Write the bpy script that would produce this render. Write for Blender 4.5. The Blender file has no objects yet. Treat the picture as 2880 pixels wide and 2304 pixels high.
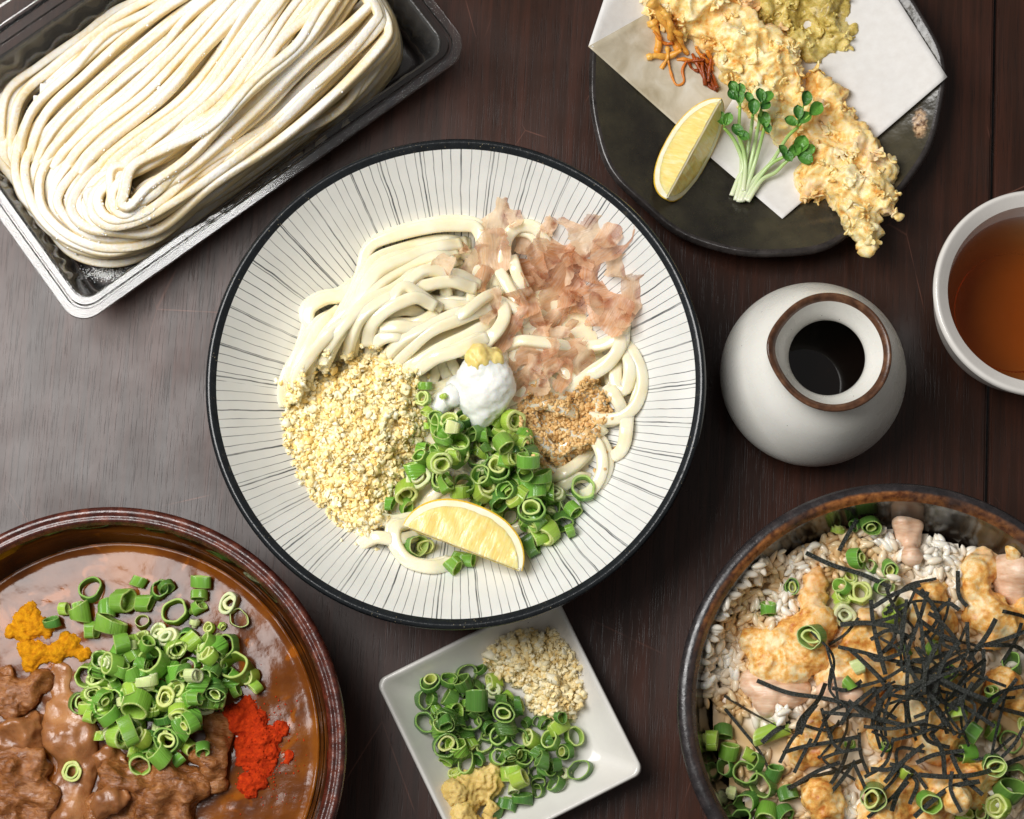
import bpy, bmesh, math, random
import numpy as np
from mathutils import Vector, Matrix, Quaternion, noise as mn

rng = random.Random(7)
nr = np.random.RandomState(7)
SC = bpy.context.scene
COL = SC.collection

# ------------------------------------------------------------------ camera
FPX, TILT, DIST = 5600.0, math.radians(9.2), 1.02
cam = bpy.data.cameras.new('camera'); camo = bpy.data.objects.new('camera', cam); COL.objects.link(camo)
cam.sensor_width = 36.0; cam.lens = FPX / 2880 * 36.0; cam.clip_start = 0.05; cam.clip_end = 50
camo.location = (0, -DIST * math.sin(TILT), DIST * math.cos(TILT)); camo.rotation_euler = (TILT, 0, 0)
SC.camera = camo

# ------------------------------------------------------------------ light
w = bpy.data.worlds.new('World'); SC.world = w; w.use_nodes = True
w.node_tree.nodes['Background'].inputs[0].default_value = (1.0, 0.97, 0.94, 1)
w.node_tree.nodes['Background'].inputs[1].default_value = 0.18
def area(name, loc, target, sx, sy, power, col):
    l = bpy.data.lights.new(name, 'AREA'); l.shape = 'RECTANGLE'; l.size = sx; l.size_y = sy; l.energy = power; l.color = col
    o = bpy.data.objects.new(name, l); COL.objects.link(o); o.location = loc
    d = Vector(target) - Vector(loc); o.rotation_euler = d.to_track_quat('-Z', 'Y').to_euler()
    return o
area('softbox_lamp', (-0.54, 0.16, 0.98), (0.03, 0.0, 0.03), 0.52, 0.74, 15.8, (1.0, 0.985, 0.965))
SC.view_settings.view_transform = 'Standard'; SC.view_settings.look = 'None'
SC.view_settings.exposure = 0.0; SC.view_settings.gamma = 1.0; SC.view_settings.use_curve_mapping = False
SC.render.engine = 'CYCLES'
SC.cycles.use_denoising = True
SC.cycles.max_bounces = 10; SC.cycles.transparent_max_bounces = 16
SC.cycles.caustics_reflective = False; SC.cycles.caustics_refractive = False
SC.cycles.sample_clamp_indirect = 4.0

# ------------------------------------------------------------------ helpers
CT, ST = math.cos(TILT), math.sin(TILT)
CAM = Vector(camo.location)
def P(px, py, z=0.0):
    """the point of the place at height z that the photograph shows at pixel px,py"""
    a = px - 1440.0; b = 1152.0 - py
    d = Vector((a, ST * FPX + b * CT, -CT * FPX + b * ST))
    t = (z - CAM.z) / d.z
    return CAM + d * t
def mpp(z): return (CAM.z - z) / CT / FPX      # metres per photo pixel at height z

def lin(c):
    c = c / 255.0
    return c / 12.92 if c <= 0.04045 else ((c + 0.055) / 1.055) ** 2.4
def S(r, g, b): return (lin(r), lin(g), lin(b), 1.0)

def mesh(name, v, f, smooth=True, cols=None):
    me = bpy.data.meshes.new(name)
    v = np.asarray(v, dtype=np.float64)
    if isinstance(f, np.ndarray):
        n, k = f.shape
        me.vertices.add(len(v)); me.vertices.foreach_set('co', v.ravel())
        me.loops.add(n * k); me.loops.foreach_set('vertex_index', f.ravel().astype(np.int32))
        me.polygons.add(n); me.polygons.foreach_set('loop_start', np.arange(n, dtype=np.int32) * k)
        me.update(calc_edges=True); me.validate()
    else:
        me.from_pydata([tuple(p) for p in v], [], f)
    if cols is not None:
        a = me.color_attributes.new('col', 'FLOAT_COLOR', 'POINT')
        c = np.ones((len(v), 4)); c[:, :3] = np.asarray(cols)[:, :3]
        a.data.foreach_set('color', c.ravel())
    me.polygons.foreach_set('use_smooth', [smooth] * len(me.polygons))
    return me
def link(name, me, m=None, parent=None, kind=None):
    o = bpy.data.objects.new(name, me); COL.objects.link(o)
    if m is not None and me is not None and not me.materials: me.materials.append(m)
    if parent is not None: o.parent = parent
    if kind: o['kind'] = kind
    return o
def thing(name, label, cat, group=None, loc=(0, 0, 0)):
    o = bpy.data.objects.new(name, None); COL.objects.link(o); o.location = loc; o.empty_display_size = 0.01
    return tag(o, label, cat, group)
def tag(o, label, cat, group=None):
    o['label'] = label; o['category'] = cat
    if group: o['group'] = group
    return o
def child(name, v, f, m, parent, smooth=True, cols=None, local=True):
    """a part; v in world coordinates, moved into the parent's own frame"""
    v = np.asarray(v, dtype=float)
    if local: v = v - np.array(parent.location)
    return link(name, mesh(name, v, f, smooth, cols), m, parent)

def lathe(prof, n=96, wob=None):
    v = []; f = []
    k = len(prof)
    for i in range(n):
        a = 2 * math.pi * i / n
        for j, (r, z) in enumerate(prof):
            rr, zz = (r, z) if wob is None else wob(r, z, a, j)
            v.append((rr * math.cos(a), rr * math.sin(a), zz))
    for i in range(n):
        i2 = (i + 1) % n
        for j in range(k - 1):
            f.append((i * k + j, i2 * k + j, i2 * k + j + 1, i * k + j + 1))
    return np.array(v), f
def smooth_prof(pts, n=60):
    return [tuple(p) for p in spline(np.array(pts, float), n)]

def spline(pts, n):
    """Catmull-Rom through pts, n samples, evenly spaced"""
    p = np.asarray(pts, float)
    if len(p) == 2: p = np.array([p[0], (p[0] + p[1]) / 2, p[1]])
    q = np.vstack([2 * p[0] - p[1], p, 2 * p[-1] - p[-2]])
    out = []
    m = max(6, int(4 * n / (len(p) - 1)))
    for i in range(1, len(q) - 2):
        t = np.linspace(0, 1, m, endpoint=False)[:, None]
        a, b, c, d = q[i - 1], q[i], q[i + 1], q[i + 2]
        out.append(0.5 * (2 * b + (c - a) * t + (2 * a - 5 * b + 4 * c - d) * t ** 2 + (3 * b - a - 3 * c + d) * t ** 3))
    out = np.vstack(out + [p[-1:]])
    s = np.r_[0, np.cumsum(np.linalg.norm(np.diff(out, axis=0), axis=1))]
    u = np.linspace(0, s[-1], n)
    return np.stack([np.interp(u, s, out[:, k]) for k in range(out.shape[1])], 1)

def tube(path, w, h, ns=12, power=2.6, twist=None, rad=None, cap=True):
    """sweep a soft-cornered section w x h (half sizes) along path; returns verts, quads(list)"""
    path = np.asarray(path, float); n = len(path)
    tan = np.gradient(path, axis=0); tan /= np.linalg.norm(tan, axis=1)[:, None] + 1e-12
    up = np.tile(np.array([0, 0, 1.0]), (n, 1))
    side = np.cross(tan, up); side /= np.linalg.norm(side, axis=1)[:, None] + 1e-9
    up = np.cross(side, tan)
    if twist is None: twist = np.zeros(n)
    ct, st_ = np.cos(twist)[:, None], np.sin(twist)[:, None]
    s2 = side * ct + up * st_; u2 = up * ct - side * st_
    a = np.linspace(0, 2 * np.pi, ns, endpoint=False) + np.pi / ns
    ca, sa = np.cos(a), np.sin(a)
    sx = np.sign(ca) * np.abs(ca) ** (2 / power); sy = np.sign(sa) * np.abs(sa) ** (2 / power)
    r = np.ones(n) if rad is None else np.asarray(rad)
    v = path[:, None, :] + s2[:, None, :] * (sx * w)[None, :, None] * r[:, None, None] + u2[:, None, :] * (sy * h)[None, :, None] * r[:, None, None]
    v = v.reshape(-1, 3)
    f = []
    for i in range(n - 1):
        for j in range(ns):
            j2 = (j + 1) % ns
            f.append((i * ns + j, i * ns + j2, (i + 1) * ns + j2, (i + 1) * ns + j))
    if cap:
        f.append(tuple(range(ns - 1, -1, -1))); f.append(tuple((n - 1) * ns + j for j in range(ns)))
    return v, f

class HM:
    """height of what already lies in a vessel, on a fine grid"""
    def __init__(s, cx, cy, half, fn, res=0.0008):
        s.x0, s.y0, s.res = cx - half, cy - half, res; s.n = int(2 * half / res) + 1
        ax = np.arange(s.n) * res
        X, Y = np.meshgrid(s.x0 + ax, s.y0 + ax, indexing='ij')
        s.X, s.Y = X, Y; s.h = fn(X, Y).astype(float)
    def ij(s, x, y):
        return (np.clip(((np.asarray(x) - s.x0) / s.res).astype(int), 0, s.n - 1), np.clip(((np.asarray(y) - s.y0) / s.res).astype(int), 0, s.n - 1))
    def at(s, x, y):
        i, j = s.ij(x, y); return s.h[i, j]
    def disc(s, x, y, r):
        i, j = s.ij(x, y); k = int(r / s.res) + 1
        i0, i1, j0, j1 = max(0, i - k), min(s.n, i + k + 1), max(0, j - k), min(s.n, j + k + 1)
        m = (s.X[i0:i1, j0:j1] - x) ** 2 + (s.Y[i0:i1, j0:j1] - y) ** 2 <= r * r
        return (slice(i0, i1), slice(j0, j1)), m
    def stat(s, x, y, r, q=60):
        sl, m = s.disc(x, y, r); a = s.h[sl][m]
        return float(np.percentile(a, q)) if a.size else float(s.at(x, y))
    def put(s, x, y, r, top):
        sl, m = s.disc(x, y, r); a = s.h[sl]; a[m] = np.maximum(a[m], top)
    def splat(s, v, r=None):
        i, j = s.ij(v[:, 0], v[:, 1]); np.maximum.at(s.h, (i, j), v[:, 2])
    def px(s, px, py, z=0.04):
        for _ in range(5):
            p = P(px, py, z); z = float(s.at(p.x, p.y))
        return Vector((p.x, p.y, z))
    def grad(s, x, y, d=0.004):
        return Vector(((s.stat(x + d, y, d / 2, 50) - s.stat(x - d, y, d / 2, 50)) / (2 * d), (s.stat(x, y + d, d / 2, 50) - s.stat(x, y - d, d / 2, 50)) / (2 * d)))

def gsm(a, sig):
    k = int(3 * sig) + 1; x = np.arange(-k, k + 1); g = np.exp(-x * x / (2 * sig * sig)); g /= g.sum()
    return np.convolve(np.pad(a, k, mode='edge'), g, mode='valid')

# ------------------------------------------------------------------ materials
class NT:
    def __init__(s, name):
        s.m = bpy.data.materials.new(name); s.m.use_nodes = True; s.t = s.m.node_tree; s.n = s.t.nodes
        s.b = s.n['Principled BSDF']; s.out = s.n['Material Output']; s._c = {}
    def new(s, kind, **kw):
        n = s.n.new(kind)
        for k, v in kw.items(): setattr(n, k, v)
        return n
    def ln(s, a, b): s.t.links.new(a, b)
    def set(s, node, key, v):
        if hasattr(v, 'is_output') or isinstance(v, bpy.types.NodeSocket): s.ln(v, node.inputs[key])
        else: node.inputs[key].default_value = v
    def co(s, which='Object'):
        if 'tc' not in s._c: s._c['tc'] = s.new('ShaderNodeTexCoord')
        return s._c['tc'].outputs[which]
    def mapped(s, scale=(1, 1, 1), rot=(0, 0, 0), which='Object', vec=None):
        n = s.new('ShaderNodeMapping'); s.ln(vec or s.co(which), n.inputs[0]); n.inputs['Scale'].default_value = scale; n.inputs['Rotation'].default_value = rot
        return n.outputs[0]
    def noise(s, scale, detail=4, rough=0.55, vec=None, dist=0.0, color=False):
        n = s.new('ShaderNodeTexNoise'); s.ln(vec or s.co(), n.inputs['Vector']); n.inputs['Scale'].default_value = scale
        n.inputs['Detail'].default_value = detail; n.inputs['Roughness'].default_value = rough; n.inputs['Distortion'].default_value = dist
        return n.outputs['Color' if color else 0]
    def voro(s, scale, vec=None, feature='F1', rnd=1.0, out='Distance'):
        n = s.new('ShaderNodeTexVoronoi', feature=feature); s.ln(vec or s.co(), n.inputs['Vector']); n.inputs['Scale'].default_value = scale; n.inputs['Randomness'].default_value = rnd
        return n.outputs[out]
    def ramp(s, fac, stops, interp='LINEAR'):
        n = s.new('ShaderNodeValToRGB'); s.ln(fac, n.inputs[0]); r = n.color_ramp; r.interpolation = interp
        while len(r.elements) < len(stops): r.elements.new(0.5)
        for e, (p, c) in zip(r.elements, stops):
            e.position = p; e.color = c if isinstance(c, (tuple, list)) else (c, c, c, 1)
        return n.outputs[0]
    def mix(s, fac, a, b, mode='MIX'):
        n = s.new('ShaderNodeMix', data_type='RGBA', blend_type=mode)
        s.set(n, 0, fac); s.set(n, 6, a); s.set(n, 7, b); return n.outputs[2]
    def math(s, op, a, b=0.0, clamp=False):
        n = s.new('ShaderNodeMath', operation=op, use_clamp=clamp); s.set(n, 0, a); s.set(n, 1, b); return n.outputs[0]
    def attr(s, name='col'):
        n = s.new('ShaderNodeAttribute', attribute_name=name); return n
    def rand(s):
        return s.new('ShaderNodeObjectInfo').outputs['Random']
    def bump(s, height, strength=0.4, dist=0.001, normal=None):
        n = s.new('ShaderNodeBump'); s.ln(height, n.inputs['Height']); n.inputs['Strength'].default_value = strength; n.inputs['Distance'].default_value = dist
        if normal is not None: s.ln(normal, n.inputs['Normal'])
        return n.outputs[0]
    def fin(s, color=None, rough=None, normal=None, sss=0.0, sss_r=(1, .5, .3), sss_s=0.003, spec=None, coat=0.0, coat_r=0.05, trans=None, ior=None, metal=None, sheen=None):
        b = s.b
        if color is not None: s.set(b, 'Base Color', color)
        if rough is not None: s.set(b, 'Roughness', rough)
        if normal is not None: s.ln(normal, b.inputs['Normal'])
        if sss:
            b.inputs['Subsurface Weight'].default_value = sss; b.inputs['Subsurface Radius'].default_value = sss_r; b.inputs['Subsurface Scale'].default_value = sss_s
        if spec is not None: s.set(b, 'Specular IOR Level', spec)
        if coat: b.inputs['Coat Weight'].default_value = coat; b.inputs['Coat Roughness'].default_value = coat_r
        if trans is not None: b.inputs['Transmission Weight'].default_value = trans
        if ior is not None: b.inputs['IOR'].default_value = ior
        if metal is not None: s.set(b, 'Metallic', metal)
        return s.m
# ================================================================== TABLE
def wood():
    t = NT('dark_stained_wood')
    g = t.noise(1.0, 5, 0.6, vec=t.mapped((260, 9, 60)), dist=0.4)
    pores = t.noise(1.0, 2, 0.5, vec=t.mapped((1500, 45, 400)))
    blot = t.noise(7, 3, 0.5)
    fac = t.math('ADD', t.math('MULTIPLY', g, 0.6), t.math('MULTIPLY', blot, 0.5))
    c = t.ramp(fac, [(0.30, S(32, 18, 12)), (0.52, S(49, 28, 19)), (0.72, S(70, 39, 28)), (0.9, S(90, 50, 37))])
    pr = t.ramp(pores, [(0.33, 0.0), (0.43, 1.0)])
    c = t.mix(t.math('MULTIPLY', t.math('SUBTRACT', 1.0, pr), 0.5), c, S(20, 11, 8))
    # worn scratches
    sc = t.voro(14, vec=t.mapped((1.0, 0.55, 1), (0, 0, 0.7), vec=None), feature='DISTANCE_TO_EDGE')
    scm = t.ramp(sc, [(0.0, 1.0), (0.0035, 0.0)])
    sp = t.ramp(t.noise(23, 2), [(0.56, 0.0), (0.66, 1.0)])
    c = t.mix(t.math('MULTIPLY', t.math('MULTIPLY', scm, sp), 0.35), c, S(150, 100, 84))
    h = t.math('ADD', t.math('MULTIPLY', g, 0.5), pr)
    rgh = t.ramp(t.noise(30, 4), [(0.3, 0.27), (0.7, 0.40)])
    return t.fin(c, rgh, t.bump(h, 0.16, 0.0003), spec=0.36)
WOOD = wood()
table = bpy.data.objects.new('table', None); COL.objects.link(table); table['kind'] = 'structure'; table['label'] = 'dark brown stained wooden table of long boards'
s0, s1 = P(2801, 0), P(2776, 1400)
sd = (s0 - s1).normalized(); sn = Vector((sd.y, -sd.x, 0)); ang = math.atan2(sd.y, sd.x) - math.pi / 2
def plank(off0, off1, half=0.75, th=0.025):
    bm = bmesh.new()
    mid = s1 + sd * 0.0
    bmesh.ops.create_cube(bm, size=1.0)
    me = bpy.data.meshes.new('plank')
    for v in bm.verts: v.co = Vector((v.co.x * (off1 - off0), v.co.y * 2 * half, v.co.z * th))
    es = [e for e in bm.edges if all(v.co.z > 0 for v in e.verts)]
    bmesh.ops.bevel(bm, geom=es, offset=0.0011, segments=3, affect='EDGES')
    bm.to_mesh(me); bm.free()
    o = link('plank', me, WOOD, table)
    c = mid + sn * ((off0 + off1) / 2)
    o.location = (c.x, c.y, -th / 2); o.rotation_euler = (0, 0, ang)
for a, b in ((-0.62, -0.0009), (0.0009, 0.42), (-1.05, -0.6218)): plank(a, b)

# ================================================================== STRIPED BOWL
def at_center(px, py, rpx, z):
    c = P(px, py, z); return c.x, c.y, rpx * mpp(z)
UX, UY, UR = at_center(1282, 1066, 706, 0.072)
UZ = 0.072
def porcelain_striped():
    t = NT('striped_porcelain')
    sep = t.new('ShaderNodeSeparateXYZ'); t.ln(t.co(), sep.inputs[0])
    wob = t.noise(38, 3)
    ang = t.math('ARCTAN2', sep.outputs[1], sep.outputs[0])
    x = t.math('ADD', t.math('MULTIPLY', ang, 24.5), t.math('MULTIPLY', wob, 0.55))
    def lines(mult, rnd, th_noise, off):
        v = t.new('ShaderNodeTexVoronoi', voronoi_dimensions='1D', feature='DISTANCE_TO_EDGE')
        t.ln(t.math('ADD', t.math('MULTIPLY', x, mult), off), v.inputs['W']); v.inputs['Scale'].default_value = 1.0; v.inputs['Randomness'].default_value = rnd
        return v.outputs['Distance']
    r2 = t.math('SQRT', t.math('ADD', t.math('POWER', sep.outputs[0], 2.0), t.math('POWER', sep.outputs[1], 2.0)))
    # constant painted width: threshold grows toward the centre
    wid = t.math('DIVIDE', 0.0058, r2)
    inten = t.noise(1.0, 2, vec=t.mapped((1, 1, 1)))
    d = lines(1.0, 0.36, None, 3.3)
    band = t.noise(60, 2)
    edge = t.math('MULTIPLY', wid, t.math('ADD', 0.50, t.math('MULTIPLY', band, 0.9)))
    m = t.math('SUBTRACT', 1.0, t.math('SMOOTHSTEP', d, 0.0) if False else t.math('DIVIDE', d, edge), clamp=True)
    m = t.math('MULTIPLY', m, 2.2, clamp=True)
    d2 = lines(0.23, 1.0, None, 9.1)
    m2 = t.math('MULTIPLY', t.math('SUBTRACT', 1.0, t.math('DIVIDE', d2, t.math('MULTIPLY', edge, 0.42)), clamp=True), 2.4, clamp=True)
    dark = t.ramp(t.noise(55, 3), [(0.3, 0.42), (0.62, 0.92)])
    mm = t.math('MULTIPLY', t.math('MAXIMUM', m, m2), dark)
    spots = t.ramp(t.voro(700), [(0.0, 1.0), (0.06, 0.0)])
    base = t.ramp(t.noise(26, 4), [(0.3, S(216, 216, 211)), (0.7, S(230, 230, 226))])
    base = t.mix(t.math('MULTIPLY', spots, 0.2), base, S(120, 110, 95))
    c = t.mix(mm, base, S(50, 56, 62))
    return t.fin(c, t.ramp(t.noise(90, 3), [(0.3, 0.16), (0.7, 0.26)]), t.bump(t.noise(120, 2), 0.1, 0.0004), sss=0.08, sss_s=0.002, spec=0.5)
def glaze(name, lo, hi, scale=120, rough=(0.12, 0.3), bumpy=0.25, spec=0.5):
    t = NT(name)
    n1 = t.noise(scale, 5, 0.65)
    c = t.ramp(n1, [(0.3, lo), (0.72, hi)])
    return t.fin(c, t.ramp(t.noise(scale * 0.7, 3), [(0.3, rough[0]), (0.7, rough[1])]), t.bump(t.noise(scale * 2.2, 3), bumpy, 0.0006), spec=spec)
def worn_rim():
    t = NT('dark_worn_rim_glaze')
    c = t.ramp(t.noise(200, 5, 0.7), [(0.3, S(14, 17, 20)), (0.62, S(26, 30, 33)), (0.75, S(64, 60, 50))])
    sp = t.ramp(t.voro(520), [(0.05, 1.0), (0.17, 0.0)])
    gate = t.ramp(t.noise(45, 3), [(0.5, 0.0), (0.6, 1.0)])
    c = t.mix(t.math('MULTIPLY', t.math('MULTIPLY', sp, gate), 0.7), c, S(176, 162, 128))
    return t.fin(c, 0.25, t.bump(t.noise(300, 3), 0.3, 0.0005), spec=0.5)
PORC, RIMG = porcelain_striped(), worn_rim()
ub = thing('udon_bowl', 'large white bowl with thin dark radial stripes and black rim', 'bowl', loc=(UX, UY, 0))
def bowl_in(r):   # inner surface height of the striped bowl
    u = np.clip((r - 0.030) / (UR - 0.004 - 0.030), 0, None)
    return 0.013 + (UZ - 0.0135) * (0.62 * u ** 1.15 + 0.38 * u ** 2.1)
ri = np.linspace(0.0005, UR - 0.0052, 46)
inner = [(r, float(bowl_in(r))) for r in ri]
wobf = lambda r, z, a, j: (r * (1 + 0.004 * math.sin(2 * a + 0.6)), z)
v, f = lathe(inner, 192, wobf); f = [q[::-1] for q in f]
link('inner_wall', mesh('inner_wall', v, f), PORC, ub)
zi = inner[-1][1]
rim = [(ri[-1], zi), (UR - 0.0038, UZ - 0.0006), (UR - 0.0022, UZ + 0.0004), (UR - 0.0007, UZ - 0.0004), (UR, UZ - 0.0022), (UR - 0.0006, UZ - 0.0044), (UR - 0.0022, UZ - 0.0066)]
v, f = lathe(smooth_prof(rim, 16), 192, wobf); f = [q[::-1] for q in f]
link('rim', mesh('rim', v, f), RIMG, ub)
outer = [(UR - 0.0022, UZ - 0.0066), (UR - 0.012, UZ - 0.0165), (UR - 0.035, 0.032), (0.058, 0.016), (0.046, 0.010), (0.044, 0.0), (0.039, 0.0), (0.037, 0.006), (0.0005, 0.0075)]
v, f = lathe(smooth_prof(outer, 40), 128, wobf); f = [q[::-1] for q in f]
link('outer_wall', mesh('outer_wall', v, f), glaze('dark_outer_glaze', S(22, 26, 30), S(40, 44, 48), 80), ub)

# ================================================================== generic round vessels
def vessel(name, label, cat, cx, cy, inner_p, rim_p, outer_p, mi, mr, mo, rimname='rim', n=160, wob=None):
    o = thing(name, label, cat, loc=(cx, cy, 0))
    for nm, pr, m, k in (('inner_wall', inner_p, mi, 40), (rimname, rim_p, mr, 22), ('outer_wall', outer_p, mo, 36)):
        v, f = lathe(smooth_prof(pr, k), n, wob); f = [q[::-1] for q in f]
        link(nm, mesh(nm, v, f), m, o)
    return o
# curry bowl
CZ = 0.070; CX, CY, CR = at_center(290, 2105, 666, CZ)
def brown_glaze():
    t = NT('tenmoku_brown_glaze')
    c = t.ramp(t.noise(46, 5, 0.6), [(0.3, S(14, 8, 5)), (0.55, S(30, 15, 8)), (0.8, S(62, 32, 13))])
    return t.fin(c, 0.09, t.bump(t.noise(140, 3), 0.12, 0.0006), spec=0.6)
def redbrown_rim(name, stops):
    t = NT(name)
    n = t.noise(160, 6, 0.7)
    c = t.ramp(n, stops)
    return t.fin(c, t.ramp(t.noise(260, 3), [(0.35, 0.14), (0.7, 0.38)]), t.bump(t.noise(420, 4), 0.4, 0.0005), spec=0.6)
BG = brown_glaze()
RB = redbrown_rim('iron_red_rim_glaze', [(0.28, S(30, 14, 11)), (0.5, S(74, 34, 26)), (0.72, S(122, 66, 48))])
CLIQ = 0.0425
vessel('curry_bowl', 'glossy dark brown bowl with reddish rim holding curry', 'bowl', CX, CY,
       [(0.001, 0.012), (0.05, 0.015), (0.083, 0.026), (0.0985, 0.045), (CR - 0.0105, 0.062), (CR - 0.0085, CZ - 0.003)],
       [(CR - 0.0085, CZ - 0.003), (CR - 0.0066, CZ - 0.0002), (CR - 0.0045, CZ - 0.0006), (CR - 0.0034, CZ + 0.0002), (CR - 0.0014, CZ), (CR, CZ - 0.0026), (CR - 0.0006, CZ - 0.006)],
       [(CR - 0.0006, CZ - 0.006), (CR - 0.004, 0.045), (0.088, 0.02), (0.055, 0.009), (0.05, 0.0), (0.044, 0.0), (0.042, 0.006), (0.001, 0.007)],
       BG, RB, BG)
# rice bowl
RZ = 0.078; RX, RY, RR = at_center(2541, 1988, 620, RZ)
def dark_glaze():
    t = NT('black_brown_glaze')
    c = t.ramp(t.noise(60, 5, 0.6), [(0.3, S(16, 13, 11)), (0.6, S(34, 27, 22)), (0.85, S(58, 46, 34))])
    return t.fin(c, 0.16, t.bump(t.noise(150, 3), 0.15, 0.0005), spec=0.55)
DG = dark_glaze()
def rice_rim():
    t = NT('iron_black_rim_glaze')
    c = t.ramp(t.noise(170, 6, 0.7), [(0.3, S(22, 20, 22)), (0.55, S(46, 41, 42)), (0.8, S(78, 68, 66))])
    sep = t.new('ShaderNodeSeparateXYZ'); t.ln(t.co(), sep.inputs[0])
    r2 = t.math('SQRT', t.math('ADD', t.math('POWER', sep.outputs[0], 2.0), t.math('POWER', sep.outputs[1], 2.0)))
    innr = t.ramp(t.math('MULTIPLY', t.math('SUBTRACT', RR, t.math('ADD', r2, t.math('MULTIPLY', t.noise(70, 4), 0.003))), 100.0), [(0.22, 0.0), (0.34, 1.0)])
    patch = t.ramp(t.noise(17, 3), [(0.46, 0.0), (0.6, 1.0)])
    c = t.mix(t.math('MULTIPLY', innr, t.math('MULTIPLY', t.math('ADD', 0.15, t.math('MULTIPLY', patch, 0.8)), t.ramp(t.math('ADD', t.math('MULTIPLY', sep.outputs[1], 6.0), t.math('MULTIPLY', sep.outputs[0], -1.5)), [(0.15, 0.08), (0.5, 1.0)]))), c, t.ramp(t.noise(300, 4), [(0.35, S(92, 46, 16)), (0.7, S(176, 112, 56))]))
    return t.fin(c, t.ramp(t.noise(260, 3), [(0.35, 0.2), (0.7, 0.42)]), t.bump(t.noise(420, 4), 0.35, 0.0005), spec=0.6)
vessel('rice_bowl', 'dark iron glazed bowl filled with rice, chicken and seaweed', 'bowl', RX, RY,
       [(0.001, 0.012), (0.045, 0.014), (0.075, 0.028), (RR - 0.0135, 0.056), (RR - 0.0085, RZ - 0.003)],
       [(RR - 0.0085, RZ - 0.003), (RR - 0.0055, RZ), (RR - 0.002, RZ - 0.0002), (RR, RZ - 0.0028), (RR - 0.0008, RZ - 0.007)],
       [(RR - 0.0008, RZ - 0.007), (RR - 0.006, 0.05), (0.085, 0.026), (0.055, 0.011), (0.05, 0.0), (0.044, 0.0), (0.042, 0.006), (0.001, 0.007)],
       DG, rice_rim(), DG)
# white cup with broth
WZ = 0.066; WX, WY, WR = at_center(2925, 821, 301, WZ)
WP = glaze('white_porcelain', S(214, 210, 204), S(226, 222, 216), 40, (0.12, 0.2), 0.04)
vessel('soup_cup', 'plain white porcelain cup holding amber broth beside the table seam', 'cup', WX, WY,
       [(0.000001, 0.010), (0.025, 0.013), (0.036, 0.028), (WR - 0.0098, 0.05), (WR - 0.0075, WZ - 0.004)],
       [(WR - 0.0075, WZ - 0.004), (WR - 0.0042, WZ - 0.0015), (WR - 0.0018, WZ), (WR - 0.0004, WZ - 0.0008), (WR, WZ - 0.0025)],
       [(WR, WZ - 0.0025), (WR - 0.003, 0.052), (0.042, 0.024), (0.031, 0.009), (0.028, 0.0), (0.024, 0.0), (0.023, 0.005), (0.001, 0.006)],
       WP, WP, WP, n=128)
def broth_mat():
    t = NT('amber_broth')
    tr = t.new('ShaderNodeBsdfTransparent'); gl = t.new('ShaderNodeBsdfGlossy'); gl.inputs['Roughness'].default_value = 0.02
    fr = t.new('ShaderNodeFresnel'); fr.inputs[0].default_value = 1.333
    m1 = t.new('ShaderNodeMixShader'); t.ln(fr.outputs[0], m1.inputs[0]); t.ln(tr.outputs[0], m1.inputs[1]); t.ln(gl.outputs[0], m1.inputs[2]); t.ln(m1.outputs[0], t.out.inputs['Surface'])
    va = t.new('ShaderNodeVolumeAbsorption'); va.inputs['Color'].default_value = (0.80, 0.50, 0.03, 1); va.inputs['Density'].default_value = 56
    t.ln(va.outputs[0], t.out.inputs['Volume']); return t.m
def liquid(name, cx, cy, prof, z, m, label, cat, n=96, flip=False):
    """liquid body: level disc with a meniscus, closed below"""
    o = bpy.data.objects.new(name, None)
    R = prof[-1][0]
    pr = [(0.000001, z), (R * 0.5, z), (R - 0.0022, z), (R - 0.0008, z + 0.0003), (R, z + 0.0009)] + [(r, zz) for r, zz in reversed(prof[:-1])]
    v, f = lathe(pr, n); f = [q[::-1] for q in f] if flip else f
    ob = link(name, mesh(name, v, f), m); ob.location = (cx, cy, 0)
    return tag(ob, label, cat)
BZ = 0.0505
BR = 238 * mpp(BZ)
liquid('broth', WX, WY, [(0.000001, 0.0090), (0.026, 0.0115), (0.0378, 0.0275), (BR + 0.0014, BZ)], BZ, broth_mat(), 'clear amber brown broth filling the white cup', 'broth', flip=True)

# ================================================================== POURING JUG
JM = P(2288, 1051, 0.030); JX, JY = JM.x, JM.y; JS = 261 * mpp(0.030)
def jug_glaze():
    t = NT('cream_speckled_glaze')
    c = t.ramp(t.noise(30, 4), [(0.3, S(222, 220, 211)), (0.7, S(233, 231, 224))])
    sp = t.ramp(t.voro(190, rnd=1.0), [(0.035, 1.0), (0.06, 0.0)]); gate = t.ramp(t.noise(70, 1), [(0.48, 0.0), (0.52, 1.0)])
    c = t.mix(t.math('MULTIPLY', sp, gate), c, S(70, 58, 48))
    return t.fin(c, t.ramp(t.noise(120, 3), [(0.3, 0.22), (0.7, 0.34)]), t.bump(t.noise(300, 3), 0.1, 0.0003), sss=0.05, sss_s=0.002)
def jug_rim():
    t = NT('brown_iron_rim')
    c = t.ramp(t.noise(220, 5, 0.65), [(0.3, S(52, 30, 18)), (0.55, S(92, 60, 40)), (0.74, S(120, 86, 60)), (0.84, S(200, 180, 150))])
    return t.fin(c, 0.28, t.bump(t.noise(380, 3), 0.3, 0.0005))
LIPZ = 0.088
SPA = math.radians(176)
def jugwob(r, z, a, j):
    k = max(0.0, min(1.0, (z - 0.070) / (LIPZ - 0.070)))
    d = (a - SPA + math.pi) % (2 * math.pi) - math.pi
    e = math.exp(-(d / 0.42) ** 2) * k
    g = 1 + 0.10 * e - 0.015 * k * math.cos(2 * (a - 0.6))
    return (r * g if r > 0.022 else r * (1 + 0.05 * e), z + 0.0025 * e)
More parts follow.
